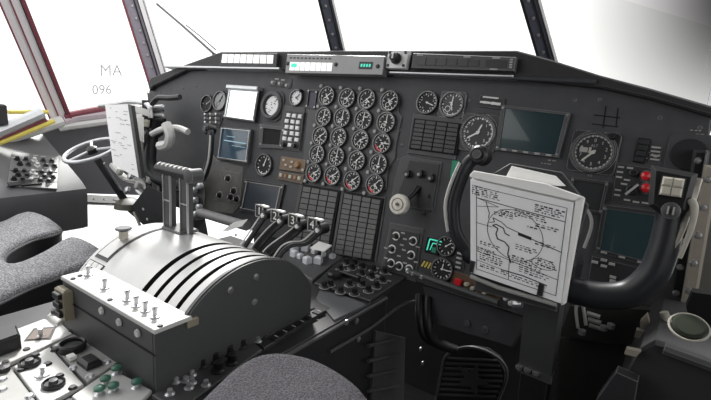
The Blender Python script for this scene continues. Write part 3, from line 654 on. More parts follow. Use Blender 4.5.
# ================================================================== YOKES
def smooth_path(pts, n=6):
    P = [Vector(p) for p in pts]; out = []
    for i in range(len(P)-1):
        p0, p1, p2, p3 = P[max(i-1,0)], P[i], P[i+1], P[min(i+2,len(P)-1)]
        for k in range(n):
            t = k/n; out.append(.5*((2*p1)+(p2-p0)*t+(2*p0-5*p1+4*p2-p3)*t*t+(3*p1-p0-3*p2+p3)*t**3))
    return out+[P[-1]]
W = .22
def make_yoke(cx, label, mirror=False, v=-.2, W=W):
    o = thing('control_yoke', label, 'control yoke', pw(cx,v,W), PROT)
    s = -1 if mirror else 1
    # local frame: x right, y up panel, z toward pilot
    L = [(-.125,.079,0),(-.142,.062,.004),(-.151,.02,.006),(-.152,-.015,.006),(-.140,-.055,.004),(-.115,-.082,0)]
    MB().tube([(s*x,y,z) for x,y,z in smooth_path(L)], [.011]*10+[.0135]*16+[.012]*0 if False else [.0098]*len(smooth_path(L)), 12, sy=1.15).build('horn', RUB, o, 60)
    MB().tube([(s*x-s*.010,y,z+.010) for x,y,z in smooth_path(L[1:5])], .003, 6).build('trim_strip', LGREY, o, 60)
    B = [(-.115,-.082,0),(-.06,-.096,0),(.0,-.100,0),(.05,-.099,0),(.088,-.096,0),(.122,-.082,0),(.142,-.052,0),(.148,-.02,0),(.149,.01,0),(.148,.045,0)]
    bp = smooth_path(B); MB().tube([(s*x,y,z) for x,y,z in bp], [.0165+.003*math.sin(PI*i/len(bp)) for i in range(len(bp))], 14).build('crossbar', RUB, o, 60)
    MB().tube([(s*(x+.017),y,z+.010) for x,y,z in smooth_path([(.135,-.03,0),(.146,.01,0),(.150,.05,0),(.152,.085,0)])], [.004]*12+[.0055]*7, 6).build('pale_trim', CREAMB, o, 60)
    m = MB(); m.prism([(s*x,y) for x,y in ((.122,.040),(.148,.026),(.166,.040),(.168,.090),(.116,.094))], -.018, .022, .006); hd = m.build('switch_head', BLACK, o)
    m = MB(); m.box((s*.144,.068,.024), (.027,.027,.008), .002); m.build('trim_switch_base', FLATBLK, hd)
    for dx in (-.0060,.0060):
        for dy in (.0060,-.0060): MB().box((s*.144+dx,.068+dy,.031), (.0115,.0115,.007), .002).build('rocker_cap', CREAM, hd)
    MB().lathe([(.011,0),(.011,.004),(.008,.006),(.0001,.006)],16,(s*.148,.038,.022)).build('selector_ring', PLATE, hd, 40)
    for dx in (-.003,.003): MB().box((s*.148+dx,.038,.030),(.002,.010,.003)).build('ring_mark', DIMW, hd)
    tp_ = smooth_path([(s*.166,.056,.016),(s*.172,.046,.018),(s*.173,.02,.018),(s*.168,-.02,.014)]); MB().tube(tp_, [.0055-.003*k/len(tp_) for k in range(len(tp_))], 8).build('trigger', CREAMB, o, 60)
    m = MB(); m.prism(circ(s*-.125,.079,.016,20), -.014,.014,.004); m.build('horn_head', BLACK, o)
    m = MB(); m.lathe([(.007,.014),(.007,.019),(.0001,.019)],14,(s*-.125,.079,0)); m.build('push_button', PLATE, o)
    # hub with cover
    m = MB(); m.prism(rrect(0,-.085,.10,.075,.015), -.06, .012, .006); m.build('hub', BLACK, o)
    return o
yk = make_yoke(.55, 'copilot control yoke in black rubber holding the chart, right side')
py_ = make_yoke(-.555, 'pilot control yoke far left in front of the small dark gauges', True, -.215, .10)
# column of each yoke
def column(top_px, label, cx, pts, rad):
    o = thing('control_column', label, 'control column', (cx, pts[-1][1], FZ))
    P = [Vector(p)-Vector(o.location) for p in pts]
    a, b = P[0], P[1]
    MB().tube([a, b], rad[0], 4, sy=.9, upv=(1,1,0)).build('upper_shroud', SIDE, o)
    MB().tube([b, P[2]], rad[1], 4, sy=.9, upv=(1,1,0)).build('lower_column', PLATED, o)
    m = MB(); m.tube([b+Vector((0,0,.006)), b-Vector((0,0,.008))], rad[0]*1.06, 4, sy=.9, upv=(1,1,0)); m.build('collar', PLATE, o)
    m = MB()
    for k in (-1,0,1): m.lathe([(.0001,0),(.006,0),(.006,.004),(.0001,.004)],8, tuple(b+Vector((k*.014-.01,-rad[0]*.75,0))))
    each(m, 'collar_bolt', SCREW, o)
    return o
yb = pw(.555,-.30,.17)
column(None, 'copilot control column rising from the floor below the chart', .55, [yb, at_y(538,366,yb.y+.03), at_y(528,440,yb.y+.10)], (.040,.034))
yb2 = pw(-.555,-.31,.05)
column(None, 'pilot control column rising from the floor behind the drum', -.55, [yb2, yb2+Vector((0,.05,-.25)), yb2+Vector((0,.15,-.55))], (.035,.03))

# chart on the yoke ------------------------------------------------
CW = .262
def chart(name, label, q, w, th, cols=PAPER, back=True):
    P = [pan(x,y,w)[:2] for x,y in q]; c = (sum(p[0] for p in P)/4, sum(p[1] for p in P)/4)
    t = thing(name, label, 'chart', pw(c[0],c[1],w-th), PROT); P = [(p[0]-c[0],p[1]-c[1]) for p in P]
    return t, P
t, P = chart('chart_pad', 'thick pad of white paper charts clipped to the right yoke', [(472,181),(571,204),(559,303),(472,273)], CW, .012)
Q = [quad_uv(P, s, tt) for s,tt in ((-.02,1.0),(1.02,1.0),(1.02,-.02),(-.02,-.02))]
MB().prism(Q, .002, .012, .0005).build('paper_sheet', PAPER, t)
m = MB(); m.prism([quad_uv(P, s, tt) for s,tt in ((-.03,1.0),(1.055,.99),(1.09,-.10),(.75,-.15),(.02,-.12),(-.03,-.06))], -.004, .0015); m.build('backing_sheets', WHITE, t)
m = MB(); m.prism([quad_uv(P, s, tt) for s,tt in ((1.02,1.02),(1.05,1.0),(1.10,-.09),(1.03,-.04))], -.004, .010, .001); m.build('curled_edge', WHITE, t)
m = MB(); m.prism([quad_uv(P, s, tt) for s,tt in ((-.03,-.06),(.02,-.12),(.75,-.15),(1.09,-.10),(1.03,-.035),(.5,-.035),(-.02,-.035))], .0, .0125, .001); m.build('folded_top_sheet', WHITE, t)
z = .0121; m = MB()
def cp(s, tt): return quad_uv(P, s, tt)
fr = [cp(.05,.05), cp(.97,.05), cp(.96,.94), cp(.06,.94)]
for a,b in zip(fr, fr[1:]+fr[:1]): m.bar(a, b, .0008, .0003, z)
m.bar(cp(.05,.17), cp(.97,.19), .0012, .0003, z)
def poly(pts, w=.001):
    for a,b in zip(pts, pts[1:]): m.bar(cp(*a), cp(*b), w, .0003, z)
poly([(.48+.30*math.cos(a*PI/20), .46+.26*math.sin(a*PI/20)) for a in range(41)], .0008)
poly([(.20,.40),(.26,.38),(.24,.34),(.33,.36),(.40,.40),(.52,.42),(.60,.44),(.97,.50)], .0011)
poly([(.24,.42),(.30,.44),(.28,.50),(.30,.55),(.38,.56),(.43,.60),(.42,.68),(.46,.76)], .0018)
poly([(.43,.48),(.38,.47),(.36,.42),(.28,.40),(.24,.42)], .0016)
poly([(.05,.44),(.24,.44)], .0008); poly([(.16,.19),(.20,.30),(.19,.36)], .0010)
poly([(.06,.17),(.30,.21),(.06,.26)], .0008)
poly([(.44,.68),(.44,.94)], .0008); poly([(.06,.70),(.96,.78)], .0008); poly([(.35,.86),(.60,.85),(.86,.87)], .0016); poly([(.06,.84),(.44,.86)], .0007)
for k in range(9): poly([(.52,.42+k*.0035),(.66,.435+k*.0035)], .0006)
for cx,cy,n,ww in ((.14,.11,5,.28),(.80,.13,4,.26),(.62,.23,3,.30),(.80,.30,2,.22),(.40,.26,2,.16),(.60,.58,3,.2),(.80,.48,2,.2),(.16,.74,3,.2),(.22,.80,4,.25),(.62,.72,4,.3),(.82,.66,4,.16),(.70,.80,3,.3),(.2,.66,2,.2),(.35,.30,2,.2),(.55,.90,2,.4),(.2,.9,2,.2),(.66,.34,1,.1)):
    for r_ in range(n):
        s = cx-ww/2; yy = cy+(r_-n/2)*.022
        while s < cx+ww/2:
            l = random.uniform(.012,.045); poly([(s,yy+ (s-.5)*.02),(s+l,yy+(s+l-.5)*.02)], random.choice((.0010,.0014,.0020))); s += l+random.uniform(.008,.03)
poly([(.80+.12*math.cos(a*PI/10), .67+.05*math.sin(a*PI/10)) for a in range(21)], .0007)
m.build('printed_map', INK, t)
for s,tt in ((.0,.93),(.80,.93)):
    p = cp(s,tt); MB().box((p[0],p[1],z+.001),(.008,.018,.003),.001).build('clip', BLACK, t)
t2 = thing('clipboard', 'black clipboard holder tilted behind the white chart pad', 'clipboard', pw(P and pan(517,240,CW-.02)[0], pan(517,240,CW-.02)[1], CW-.022), PROT)
cc = pan(517,240,CW-.02)
def cb(px,py): p = pan(px,py,CW-.018); return (p[0]-cc[0], p[1]-cc[1])
MB().prism([cb(474,290),(cb(556,312)),cb(588,205),cb(562,172),cb(510,163),cb(478,182)], -.004, .003, .001).build('board', PLATED, t2)
MB().prism([cb(506,177),cb(512,166),cb(556,176),cb(566,186),cb(556,186)], .003, .006, .0005).build('paper_label', WHITE, t2)
MB().tube([(*cb(472,276),.01),(*cb(500,287),.012),(*cb(558,304),.012)], .0035, 8).build('retaining_bar', DIMW, t2)

# pilot side papers --------------------------------------------------
def flat_sheet(name, label, pix, w, material, cat='paper', th=.003):
    P = [pan(x,y,w)[:2] for x,y in pix]; c = (sum(p[0] for p in P)/len(P), sum(p[1] for p in P)/len(P))
    t = thing(name, label, cat, pw(c[0],c[1],w), PROT)
    MB().prism([(p[0]-c[0],p[1]-c[1]) for p in P], -th, 0).build('sheet', material, t)
    return t, c
t, c = flat_sheet('paper_chart', 'white paper chart hanging beside the pilot yoke at far left', [(105,105),(128,104),(139,178),(113,165)], .20, PAPER)
m = MB()
for k in range(26):
    s, tt = random.random(), random.random(); x, y = lerp(lerp((108,108),(126,108),s), lerp((115,160),(135,172),s), tt)
    p = pan(x,y,.20); m.box((p[0]-c[0],p[1]-c[1],.0005), (random.uniform(.008,.03),.002,.0006))
m.build('printed_marks', DIMW, t)
MB().prism([tuple(Vector(pan(x,y,.2)[:2])-Vector(c)) for x,y in ((128,104),(131,105),(142,178),(139,178))], -.012, .001).build('spine', BLACK, t)
t, c = flat_sheet('paper_note', 'small white card clipped on the far left yoke support', [(133,115),(143,117),(143,142),(134,138)], .16, WHITE)
# support frame, levers and brackets of the pilot side
fr = thing('yoke_support_frame', 'tangle of dark rods and pale brackets around the pilot yoke', 'bracket', at_y(150,170,-.15))
def fp(x,y,Y=-.15): return rel(fr, at_y(x,y,Y))
MB().tube([fp(145,100), fp(147,150), fp(150,215)], .010, 8).build('upright_rod', BLACK, fr, 40)
MB().tube([fp(130,112), fp(131,150), fp(133,178)], .008, 8).build('upright_rod', BLACK, fr, 40)
MB().tube(smooth_path([fp(100,106),fp(118,104),fp(131,102),fp(148,105),fp(151,118)]), .008, 8).build('curved_rod', SILV, fr, 40)
MB().tube(smooth_path([fp(152,104,-.2),fp(158,98,-.2),fp(170,98,-.2),fp(180,97,-.2)]), .008, 8).build('curved_rod', BLACK, fr, 40)
MB().tube(smooth_path([fp(152,134,-.2),fp(163,129,-.2),fp(178,128,-.2),fp(188,132,-.2)]), .009, 8).build('pale_lever', LGREY, fr, 40)
MB().tube(smooth_path([fp(166,124,-.22),fp(170,134,-.22),fp(168,144,-.22),fp(160,146,-.22)]), .014, 8).build('pale_hook', LGREY, fr, 40)
MB().tube(smooth_path([fp(112,165),fp(125,178),fp(140,182),fp(155,196)]), .011, 8).build('white_link', LGREY, fr, 40)
MB().tube(smooth_path([fp(138,190),fp(150,200),fp(165,205),fp(172,214)]), .010, 8).build('white_link', SILV, fr, 40)
MB().tube(smooth_path([fp(134,168),fp(145,176),fp(160,176)]), .010, 8).build('white_link', SILV, fr, 40)
MB().tube([fp(134,212), fp(141,228), fp(146,240)], .005, 8).build('thin_rod', DIMW, fr, 40)
for x,y in ((120,172),(131,176),(143,174),(150,180),(138,186),(128,190),(148,196),(160,190),(146,208),(160,212),(150,218)):
    m = MB(); m.M = Matrix.Translation(fp(x,y,-.17)) @ Matrix.Rotation(1.2,4,'X'); m.lathe([(.010,-.006),(.013,0),(.010,.008),(.005,.010),(.0001,.010)], 10); m.build('joint', [DIMW,BLACK,SILV][x%3], fr, 40)
MB().loft([[fp(x,y,-.18) for x,y in ((148,185),(168,196),(172,236),(150,236),(132,206))],[fp(x,y,-.10) for x,y in ((148,185),(168,196),(172,236),(150,236),(132,206))]]).build('mounting_plate', PLATED, fr)
sc_ = MB(); sc_.loft([[fp(x,y,-.12) for x,y in ((147,92),(155,96),(161,118),(150,122))],[fp(x,y,-.08) for x,y in ((147,92),(155,96),(161,118),(150,122))]]); sc_.build('clamp', BLACK, fr)
for k in range(4): MB().tube([fp(151,107+k*4,-.14),fp(163,106+k*4.5,-.14)], .005, 6).build('cable_stub', [SILV,BLACK][k%2], fr)
MB().loft([[fp(x,y,-.16) for x,y in ((124,107),(134,105),(149,110),(152,118),(138,113))],[fp(x,y,-.14) for x,y in ((124,107),(134,105),(149,110),(152,118),(138,113))]]).build('pale_visor', LGREY, fr)

# nosewheel steering hand wheel
hw = at_y(92,150,-.22)
t = thing('steering_hand_wheel', 'small silver spoked hand wheel on a tilted shaft at left', 'hand wheel', hw, (Vector((0,0,1))+.42*(CAM-hw).normalized()-.42*RT).to_track_quat('Z','Y').to_euler())
m = MB(); m.loft([[(.088*math.cos(a)+.007*math.cos(b)*math.cos(a), .088*math.sin(a)+.007*math.cos(b)*math.sin(a), .007*math.sin(b)) for b in [k*PI/4 for k in range(8)]] for a in [i*PI/20 for i in range(41)]], False, False); m.build('rim', SILV, t, 60)
for k in range(3): a = k*2*PI/3+.5; MB().tube([(0,0,0),(.085*math.cos(a),.085*math.sin(a),0)], .005, 8).build('spoke', SILV, t, 40)
MB().lathe([(.018,-.01),(.018,.006),(.010,.012),(.0001,.012)], 16).build('hub', BLACK, t, 40)
MB().lathe([(.006,0),(.006,.02),(.011,.024),(.011,.036),(.0001,.038)], 12, (.045,.074,0)).build('spinner_knob', BLACK, t, 40)
t = thing('steering_shaft', 'dark slanted shaft from the hand wheel down to its base', 'shaft', at_y(126,202,-.13))
def rs(x,y,Y): return rel(t, at_y(x,y,Y))
MB().tube([rs(97,158,-.215), rs(126,202,-.13)], .013, 10).build('shaft_tube', PLATED, t, 40)
MB().tube([rs(104,163,-.21), rs(121,190,-.15)], .004, 8).build('edge_rod', SILV, t, 40)
m = MB(); m.M = Matrix.Translation(rs(129,202,-.13)); m.lathe([(.05,-.02),(.045,.0),(.022,.012),(.0001,.014)], 16); m.build('base_cup', mat('olive_grey', (.10,.10,.08), .5), t, 40)
MB().loft([[rs(x,y,-.13) for x,y in ((114,200),(140,203),(147,228),(133,216))],[rs(x,y,-.09) for x,y in ((114,200),(140,203),(147,228),(133,216))]]).build('base_block', MATS['olive_grey'], t)

# ================================================================== LEFT SIDE CONSOLE
CX0, CX1 = -1.36, -1.05
cy1 = -.185
cons = thing('side_console', 'dark grey left side console below the window', 'console', (-1.2,-.8,FZ))
ox,oy,oz = -1.2,-.8,FZ
prof = [(-1.41,-.215),(-1.38,-.225),(-1.09,-.362),(-1.055,-.385),(-1.05,-.41),(-1.06,-.53),(-1.10,-.545),(-1.41,-.545)]
m = MB(); m.loft([[(x-ox, y-oy, z-oz) for x,z in prof] for y in (-1.5, cy1-.02, cy1)]); m.build('body', mat('console_grey', (.10,.10,.105), .45, noise=.2, scale=10), cons, 25)
MB().box((-1.25-ox,-1.05-oy,-.78-oz),(.3,1.0,.44)).build('pedestal_base', DARKW, cons)
sl = math.atan2(-.362+.225, -1.09+1.38)
def on_console(px,py,h=0):
    # plane through (-1.38,z=-.225) and (-1.09,z=-.362)
    n = Vector((-(-.362+.225),0,-1.09+1.38)).normalized(); p0 = Vector((-1.38,0,-.225))+n*h
    d = ray(px,py); t_ = (p0-CAM).dot(n)/d.dot(n); return CAM+d*t_
ex_ = Vector((0,1,0)); 
def cmat(P):
    xax = Vector((0,1,0)); zax = Vector((.137,0,.29)).normalized(); yax = zax.cross(xax)
    return Matrix(((xax.x,yax.x,zax.x,P.x),(xax.y,yax.y,zax.y,P.y),(xax.z,yax.z,zax.z,P.z),(0,0,0,1)))
cpos = on_console(34,172)
CM = cmat(cpos); rot = CM.to_euler()
t = thing('radio_control_unit', 'left side console panel with rows of small dark knobs', 'control panel', cpos, rot)
CI = CM.inverted()
def cl(px,py): p = CI @ on_console(px,py); return (p.x,p.y)
MB().prism([cl(7,187),cl(57,190),cl(59,158),cl(12,153)], 0, .006, .001).build('face_plate', mat('console_plate', (.13,.13,.135), .4, edge_shading=.5), t)
MB().bar(cl(10,172),cl(57,174),.004,.001,.006).build('seam', FLATBLK, t)
i = 0
for r,(y0) in enumerate((161,166,173,177,181)):
    for c in range(5):
        px = 17+c*8.6+(r%2)*3.5-r*.8; x,y = cl(px, y0+c*.5); i += 1
        if px > 56: continue
        m = MB(); m.lathe([(.010,.006),(.010,.008),(.007,.010),(.006,.018),(.0001,.019)],12,(x,y,0)); m.build('knob', [BLACK,FLATBLK,BLACK,LGREY,BLACK][i%5], t, 40)
for px,py,w,h in ((17,186,.05,.02),(30,184.5,.06,.03)): x,y = cl(px,py); MB().box((x,y,.008),(w,h,.008),.001).build('block_switch', BLACK, t)
m = MB()
for k in range(16): x,y = cl(12+random.random()*44, 157+random.random()*31); m.box((x,y,.0065),(.015,.004,.001))
m.build('legend_marks', DIMW, t)

# ================================================================== CENTRE PEDESTAL
PZ = -.40
ped = thing('center_pedestal', 'dark centre pedestal running aft from the instrument panel', 'pedestal', (0,-.6,FZ))
m = MB(); m.box((.018,-.05,(-FZ+PZ)/2),(.444,.93,PZ-FZ),.004); m.build('body', PLATED, ped)
def pz(px,py,z=PZ): p = at_z(px,py,z); return (p.x, p.y+.6, p.z-FZ)
# right flank: edge rail, vent plate, screws
def px_(px,py,X=.241): p = at_x(px,py,X); return (p.x, p.y+.6, p.z-FZ)
MB().tube([(.242,-.50,PZ-FZ-.004),(.242,.41,PZ-FZ-.004)], .0035, 6).build('edge_rail', PLATE, ped)
MB().tube(smooth_path([px_(414,301,.244),px_(400,306,.244),px_(372,327,.244),px_(330,352,.244)]), .003, 6).build('flank_rib', PLATE, ped)
m = MB(); a=[px_(*q,.242) for q in ((374,330),(403,337),(401,420),(368,420))]; m.loft([a,[(x+.006,y,z) for x,y,z in a]]); m.build('vent_plate', PLATE, ped)
for k in range(5):
    a = px_(368,346+k*15,.250); b = px_(398,338+k*16,.250); MB().tube([a,b],.0045,6).build('vent_louver', SIDE, ped, 40)
m = MB()
for x,y in ((358,339),(420,349),(422,363),(421,324),(423,330),(346,322),(356,321)):
    p = px_(x,y,.242); m.M = Matrix.Translation(p) @ Matrix.Rotation(PI/2,4,'Y'); m.lathe([(.006,0),(.006,.003),(.0001,.004)],10)
m.M = Matrix.Identity(4); each(m, 'flank_screw', SCREW, ped)

def zthing(name, label, cat, px, py, z=PZ, group=None, rz=0):
    p = at_z(px,py,z); return thing(name, label, cat, p, (0,0,rz), group), (lambda x,y,zz=z,P=p: (at_z(x,y,zz).x-P.x, at_z(x,y,zz).y-P.y))
# ------------ throttle quadrant: switch box + drum
qd = thing('throttle_quadrant', 'large silver grooved drum housing with dark flat side on the pedestal', 'throttle quadrant', (.04,-.475,PZ))
R0 = .162; DY, DZ, DF = -.038, -.019, .105
def arc(r, x, n=48):   # a slot (r < R0) is cut only over the crown of the drum; the forward end is flat
    out = []
    for i in range(n+1):
        a = PI*i/n; rr = r if (r >= R0 or .80 < a < 2.20) else R0
        out.append((x, min(DY-rr*math.cos(a), DF), max(DZ+rr*math.sin(a), 0)))
    return out
def on_drum(px, py):   # x of the drum point seen there, relative to the quadrant
    d = ray(px, py); o = CAM-Vector((.04,-.475+DY,PZ+DZ)); a = d.y**2+d.z**2; b = o.y*d.y+o.z*d.z; c = o.y**2+o.z**2-R0**2
    t = (-b-math.sqrt(max(b*b-a*c, 0)))/a; return (CAM+d*t).x-.04
segs = []; xx = -.148
for (px, py), w_, d_ in (((144,291),.012,.020),((155,297),.009,.018),((165,303.5),.009,.018),((177,308.5),.009,.018)):
    a_ = on_drum(px, py); segs += [(xx, a_-w_/2, R0), (a_-w_/2, a_+w_/2, R0-d_)]; xx = a_+w_/2
segs.append((xx, .137, R0))
m = MB(); m.mi = 0
for a,b,r in segs:
    m.mi = 0 if r == R0 else 1
    m.loft([arc(r,a), arc(r,b)], False, False)
m.mi = 1  # slot walls coloured black to stand for the shade inside
for a,b,r in segs:
    if r < R0:
        for x_ in (a, b): m.loft([arc(R0,x_), arc(R0-.019,x_)], False, False, False)
m.build('drum', [ALU, FLATBLK], qd, 30)
m = MB(); m.loft([arc(R0+.003,.137), arc(R0+.003,.142)]); m.build('drum_rim', PLATE, qd, 30)
side = [(y,z) for x,y,z in arc(R0+.001,0) if z > .089 or y > 0]+[(DF,-.0)]+[(-.205,0),(-.205,.089)]
m = MB(); m.loft([[(.1415,y,z) for y,z in side], [(.146,y,z) for y,z in side]]); m.build('side_plate', SIDE, qd, 30)
m = MB()
for x,y in ((255.6,277),(230,290),(254,302)):
    p = at_x(x,y,.186); m.M = Matrix.Translation((p.x-.04,p.y+.475,p.z-PZ)) @ Matrix.Rotation(PI/2,4,'Y'); m.lathe([(.006,0),(.006,.002),(.003,.003),(.0001,.003)],12)
m.M = Matrix.Identity(4); each(m, 'side_screw', SCREW, qd)
# recessed slot and friction knob at upper left
def drum_pt(x, ang, r): return Vector((x, DY-r*math.cos(ang), DZ+r*math.sin(ang)))
def curved(x0,x1,a0,a1,r0,r1,n=12):
    m = MB(); m.loft([[drum_pt(x0,a0+(a1-a0)*i/n,r0),drum_pt(x1,a0+(a1-a0)*i/n,r0),drum_pt(x1,a0+(a1-a0)*i/n,r1),drum_pt(x0,a0+(a1-a0)*i/n,r1)] for i in range(n+1)]); return m
curved(-.138,-.098,.88,1.85,R0-.004,R0+.0012).build('slot_frame', BLACK, qd)
curved(-.134,-.102,.92,1.80,R0-.004,R0+.0022).build('slot_plate', ALU, qd)
k0 = drum_pt(-.118,1.18,R0)
m = MB(); m.M = Matrix.Translation(k0); m.lathe([(.006,-.002),(.006,.014)],12); m.lathe([(.008,.004),(.008,.018),(.0001,.018)],12); m.build('friction_stem', CREAM, qd, 40)
m = MB(); m.M = Matrix.Translation(k0); m.lathe([(.009,.018),(.013,.020),(.014,.022),(.012,.024),(.0001,.024)],18); m.build('friction_knob', PLATE, qd, 40)
curved(-.142,-.094,.60,.84,R0-.001,R0+.001).build('placard', BLACK, qd)
for k in range(3):
    for j in range(3): curved(-.140+j*.015,-.127+j*.015,.62+k*.075,.68+k*.075,R0,R0+.0016,2).build('placard_label', LEGEND, qd)
# box aft
zt = .091
m = MB(); m.box((.014,-.185,zt/2),(.252,.040,zt),.001); m.build('switch_box', SIDE, qd)
m = MB(); m.box((.018,-.179,zt+.002),(.262,.056,.006),.001); lid = m.build('switch_box_lid', LGREY, qd)
def bx(px,py): p = at_z(px,py,PZ+zt+.005); return (p.x-.04,p.y+.475)
for px,py in ((88.5,275),(105,288),(127.5,300),(136.5,306),(145.5,311),(155,317)):
    x,y = bx(px,py); x = max(min(x,.14),-.1); y = max(min(y,-.160),-.200)
    m = MB(); m.lathe([(.007,zt+.005),(.007,zt+.007),(.003,zt+.008),(.0025,zt+.013),(.0045,zt+.019),(.003,zt+.021),(.0001,zt+.021)],12,(x,y,0)); m.build('toggle_switch', SILV, lid, 40)
m = MB()
for px,py in ((73,279),(110,300),(160,326),(80,276)): x,y = bx(px,py); m.lathe([(.004,zt+.005),(.003,zt+.007),(.0001,zt+.007)],10,(x,max(y,-.203),0))
each(m, 'lid_screw', BLACK, lid)
m = MB()
for px,py in ((102,310.6),(119.5,322),(138,333)):
    p = at_y(px,py,-.681); m.M = Matrix.Translation((p.x-.04,p.y+.475,p.z-PZ)) @ Matrix.Rotation(PI/2,4,'X') ; m.lathe([(.006,0),(.005,.003),(.0001,.003)],12)
m.M = Matrix.Identity(4); each(m, 'front_latch', LGREY, qd)
m = MB(); m.box((.018,-.2055,.058),(.256,.002,.002)); m.build('front_seam', FLATBLK, qd)
m = MB(); m.box((.143,-.150,.086),(.014,.018,.012),.002); m.build('corner_bracket', mat('brass_grey', (.28,.25,.18), .5), qd)
m = MB(); m.box((-.094,-.212,.058),(.030,.014,.050),.003); m.build('connector_block', MATS['brass_grey'], qd)
for k in range(3): MB().box((-.094,-.221,.043+k*.015),(.020,.008,.009),.001).build('connector_socket', BLACK, qd)

# ------------ throttle levers
tl = thing('throttle_lever', 'pair of tall dark levers under one ribbed grip on the drum', 'lever', (-.03,-.47,PZ+R0+DZ))
def tp(px,py,Y=-.49): p = at_y(px,py,Y); return p-Vector(tl.location)
for a,b in (((170,235),(170,170)),((187,239),(187,174))):
    A_, B_ = tp(*a), tp(*b)
    MB().box(tuple((A_+B_)/2),(.020,.012,(B_-A_).z),.001).build('lever_arm', SIDE, tl)
    for sx in (-.0105,.0105): MB().box(tuple((A_+B_)/2+Vector((sx,-.006,0))),(.0016,.004,(B_-A_).z)).build('pale_edge', SILV, tl)
    MB().box(tuple(A_*.45+B_*.55+Vector((0,-.007,0))),(.020,.003,.002)).build('cross_rib', SILV, tl)
g0, g1 = tp(159,168), tp(194,176)
MB().tube([g0,g1],.011,12).build('grip', BLACK, tl, 40)
for k in range(8): p = g0+(g1-g0)*((k+.5)/8.2); MB().tube([p+Vector((-.0016,-.0005,.004)),p+Vector((.0022,-.0005,.0045))],.0085,8).build('grip_rib', WHITE, tl)
m = MB(); m.M = Matrix.Translation(g1) @ Matrix.Rotation(PI/2,4,'X'); m.lathe([(.013,-.012),(.013,.012),(.006,.014),(.0001,.014)],16); m.build('grip_end', PLATE, tl, 40)
m = MB(); c = tp(180,243); m.prism([(c.x-.03,c.y-.02),(c.x+.03,c.y-.02),(c.x+.03,c.y+.02),(c.x-.03,c.y+.02)],-.001,.004,.002); m.build('slot_boot', PLATE, tl)

# ------------ condition levers 1-4
cl_data = [('1',(259.7,211),(267,214.4),[(244.4,247),(252,236),(260,224),(266,216)]),
           ('2',(275.3,216),(283.6,220),[(255,250),(262,241),(273,229),(283,221)]),
           ('3',(293.1,220.5),(301,225.5),[(267,254),(274,247),(288,237),(296,231),(300,227)]),
           ('4',(312.5,224.5),(321.5,229),[(278,259),(285,249),(294,244),(306,243),(315,236),(321,231)])]
names = {'1':'first','2':'second','3':'third','4':'fourth'}
for s_, lab, head, path in cl_data:
    n = len(path); base = at_y(*path[0], -.40)
    t = thing('condition_lever', 'curved dark lever with white number %s on its knob, ahead of the drum' % s_, 'lever', base, (0,0,0), 'numbered condition levers')
    pts = [at_y(x,y,-.40+.05*i/(n-1))-base for i,(x,y) in enumerate(path)]
    pp = smooth_path(pts, 4)
    MB().tube(pp, .0085, 8, sy=.6).build('arm', BLACK, t, 40)
    MB().tube([p+Vector((-.007,-.004,.003)) for p in pp], .0016, 6).build('pale_edge', LGREY, t)
    h = at_y(*head,-.35)-base
    m = MB(); m.M = Matrix.Translation(h) @ Matrix.Rotation(PI/2,4,'X'); m.lathe([(.010,-.012),(.010,.010),(.008,.012),(.0001,.012)],16); m.build('knob', BLACK, t, 40)
    m = MB(); m.M = Matrix.Translation(h) @ Matrix.Rotation(PI/2,4,'X'); m.lathe([(.005,.012),(.004,.014),(.0001,.014)],12); m.build('knob_screw', SILV, t)
    l = at_y(*lab,-.357)-base
    m = MB(); m.box(tuple(l+Vector((0,.004,0))),(.020,.010,.024),.001); nb = m.build('number_block', BLACK, t); m = MB(); [m.box(tuple(l+Vector(v)), d) for v, d in (((0,-.001,.012),(.021,.002,.0016)),((0,-.001,-.012),(.021,.002,.0016)),((-.010,-.001,0),(.0016,.002,.024)),((.010,-.001,0),(.0016,.002,.024)))]; m.build('white_border', DIMW, nb)
    m = MB(); m.box(tuple(l+Vector((.013,.002,.012))),(.018,.008,.003),.0005); m.build('white_cap', WHITE, t)
    m = MB(); m.M = Matrix.Translation(l+Vector((0,-.0015,0))) @ Matrix.Rotation(PI/2,4,'X'); m.text(s_,0,0,0,.022); m.build('number', WHITE, nb)

# ------------ strip of knobs right of drum
t, L = zthing('lighting_control_unit', 'narrow strip of black knobs between drum side and copilot seat', 'control panel', 215, 362)
MB().prism([L(152,398),L(178,415),L(262,352),L(247,340)],0,.005,.001).build('face_plate', PLATE, t)
for x,y in ((201,367),(214.5,361),(218,371),(229,354),(241.5,347),(232,363)):
    X_,Y_ = L(x,y+3); m = MB(); m.lathe([(.0105,.005),(.0105,.007),(.007,.009),(.006,.020),(.0001,.021)],14,(X_,Y_,0)); m.build('knob', BLACK, t, 40)
for x,y in ((176,385),(181,378),(186,384),(189,391),(192,386),(206,388),(170,397),(258,344),(192,378)):
    X_,Y_ = L(x,y); m = MB(); m.lathe([(.007,.005),(.004,.007),(.0035,.012),(.0001,.013)],10,(X_,Y_,0)); m.build('toggle_switch', SILV, t, 40)
X_,Y_ = L(220,355); m = MB(); m.lathe([(.007,.005),(.007,.007),(.0001,.007)],14,(X_,Y_,0)); m.build('round_plug', MATS['brass_grey'], t)
t, L = zthing('toggle_switch_unit', 'strip of rectangular push switches between drum side and vent', 'switch panel', 290, 328)
MB().prism([L(250,338),L(264,351),L(330,310),L(315,302)],0,.005,.001).build('face_plate', PLATED, t)
for r in range(2):
    for k in range(6):
        s = (k+.5)/6; a = lerp((262,340),(312,309),s); b = lerp((272,343),(323,312),s); x,y = (a if r == 0 else b)
        X_,Y_ = L(x,y); MB().box((X_,Y_,.006),(.016,.022,.003),.001).build('push_switch', BLACK, t); MB().box((X_,Y_,.0078),(.009,.003,.0006)).build('switch_mark', DIMW, t)
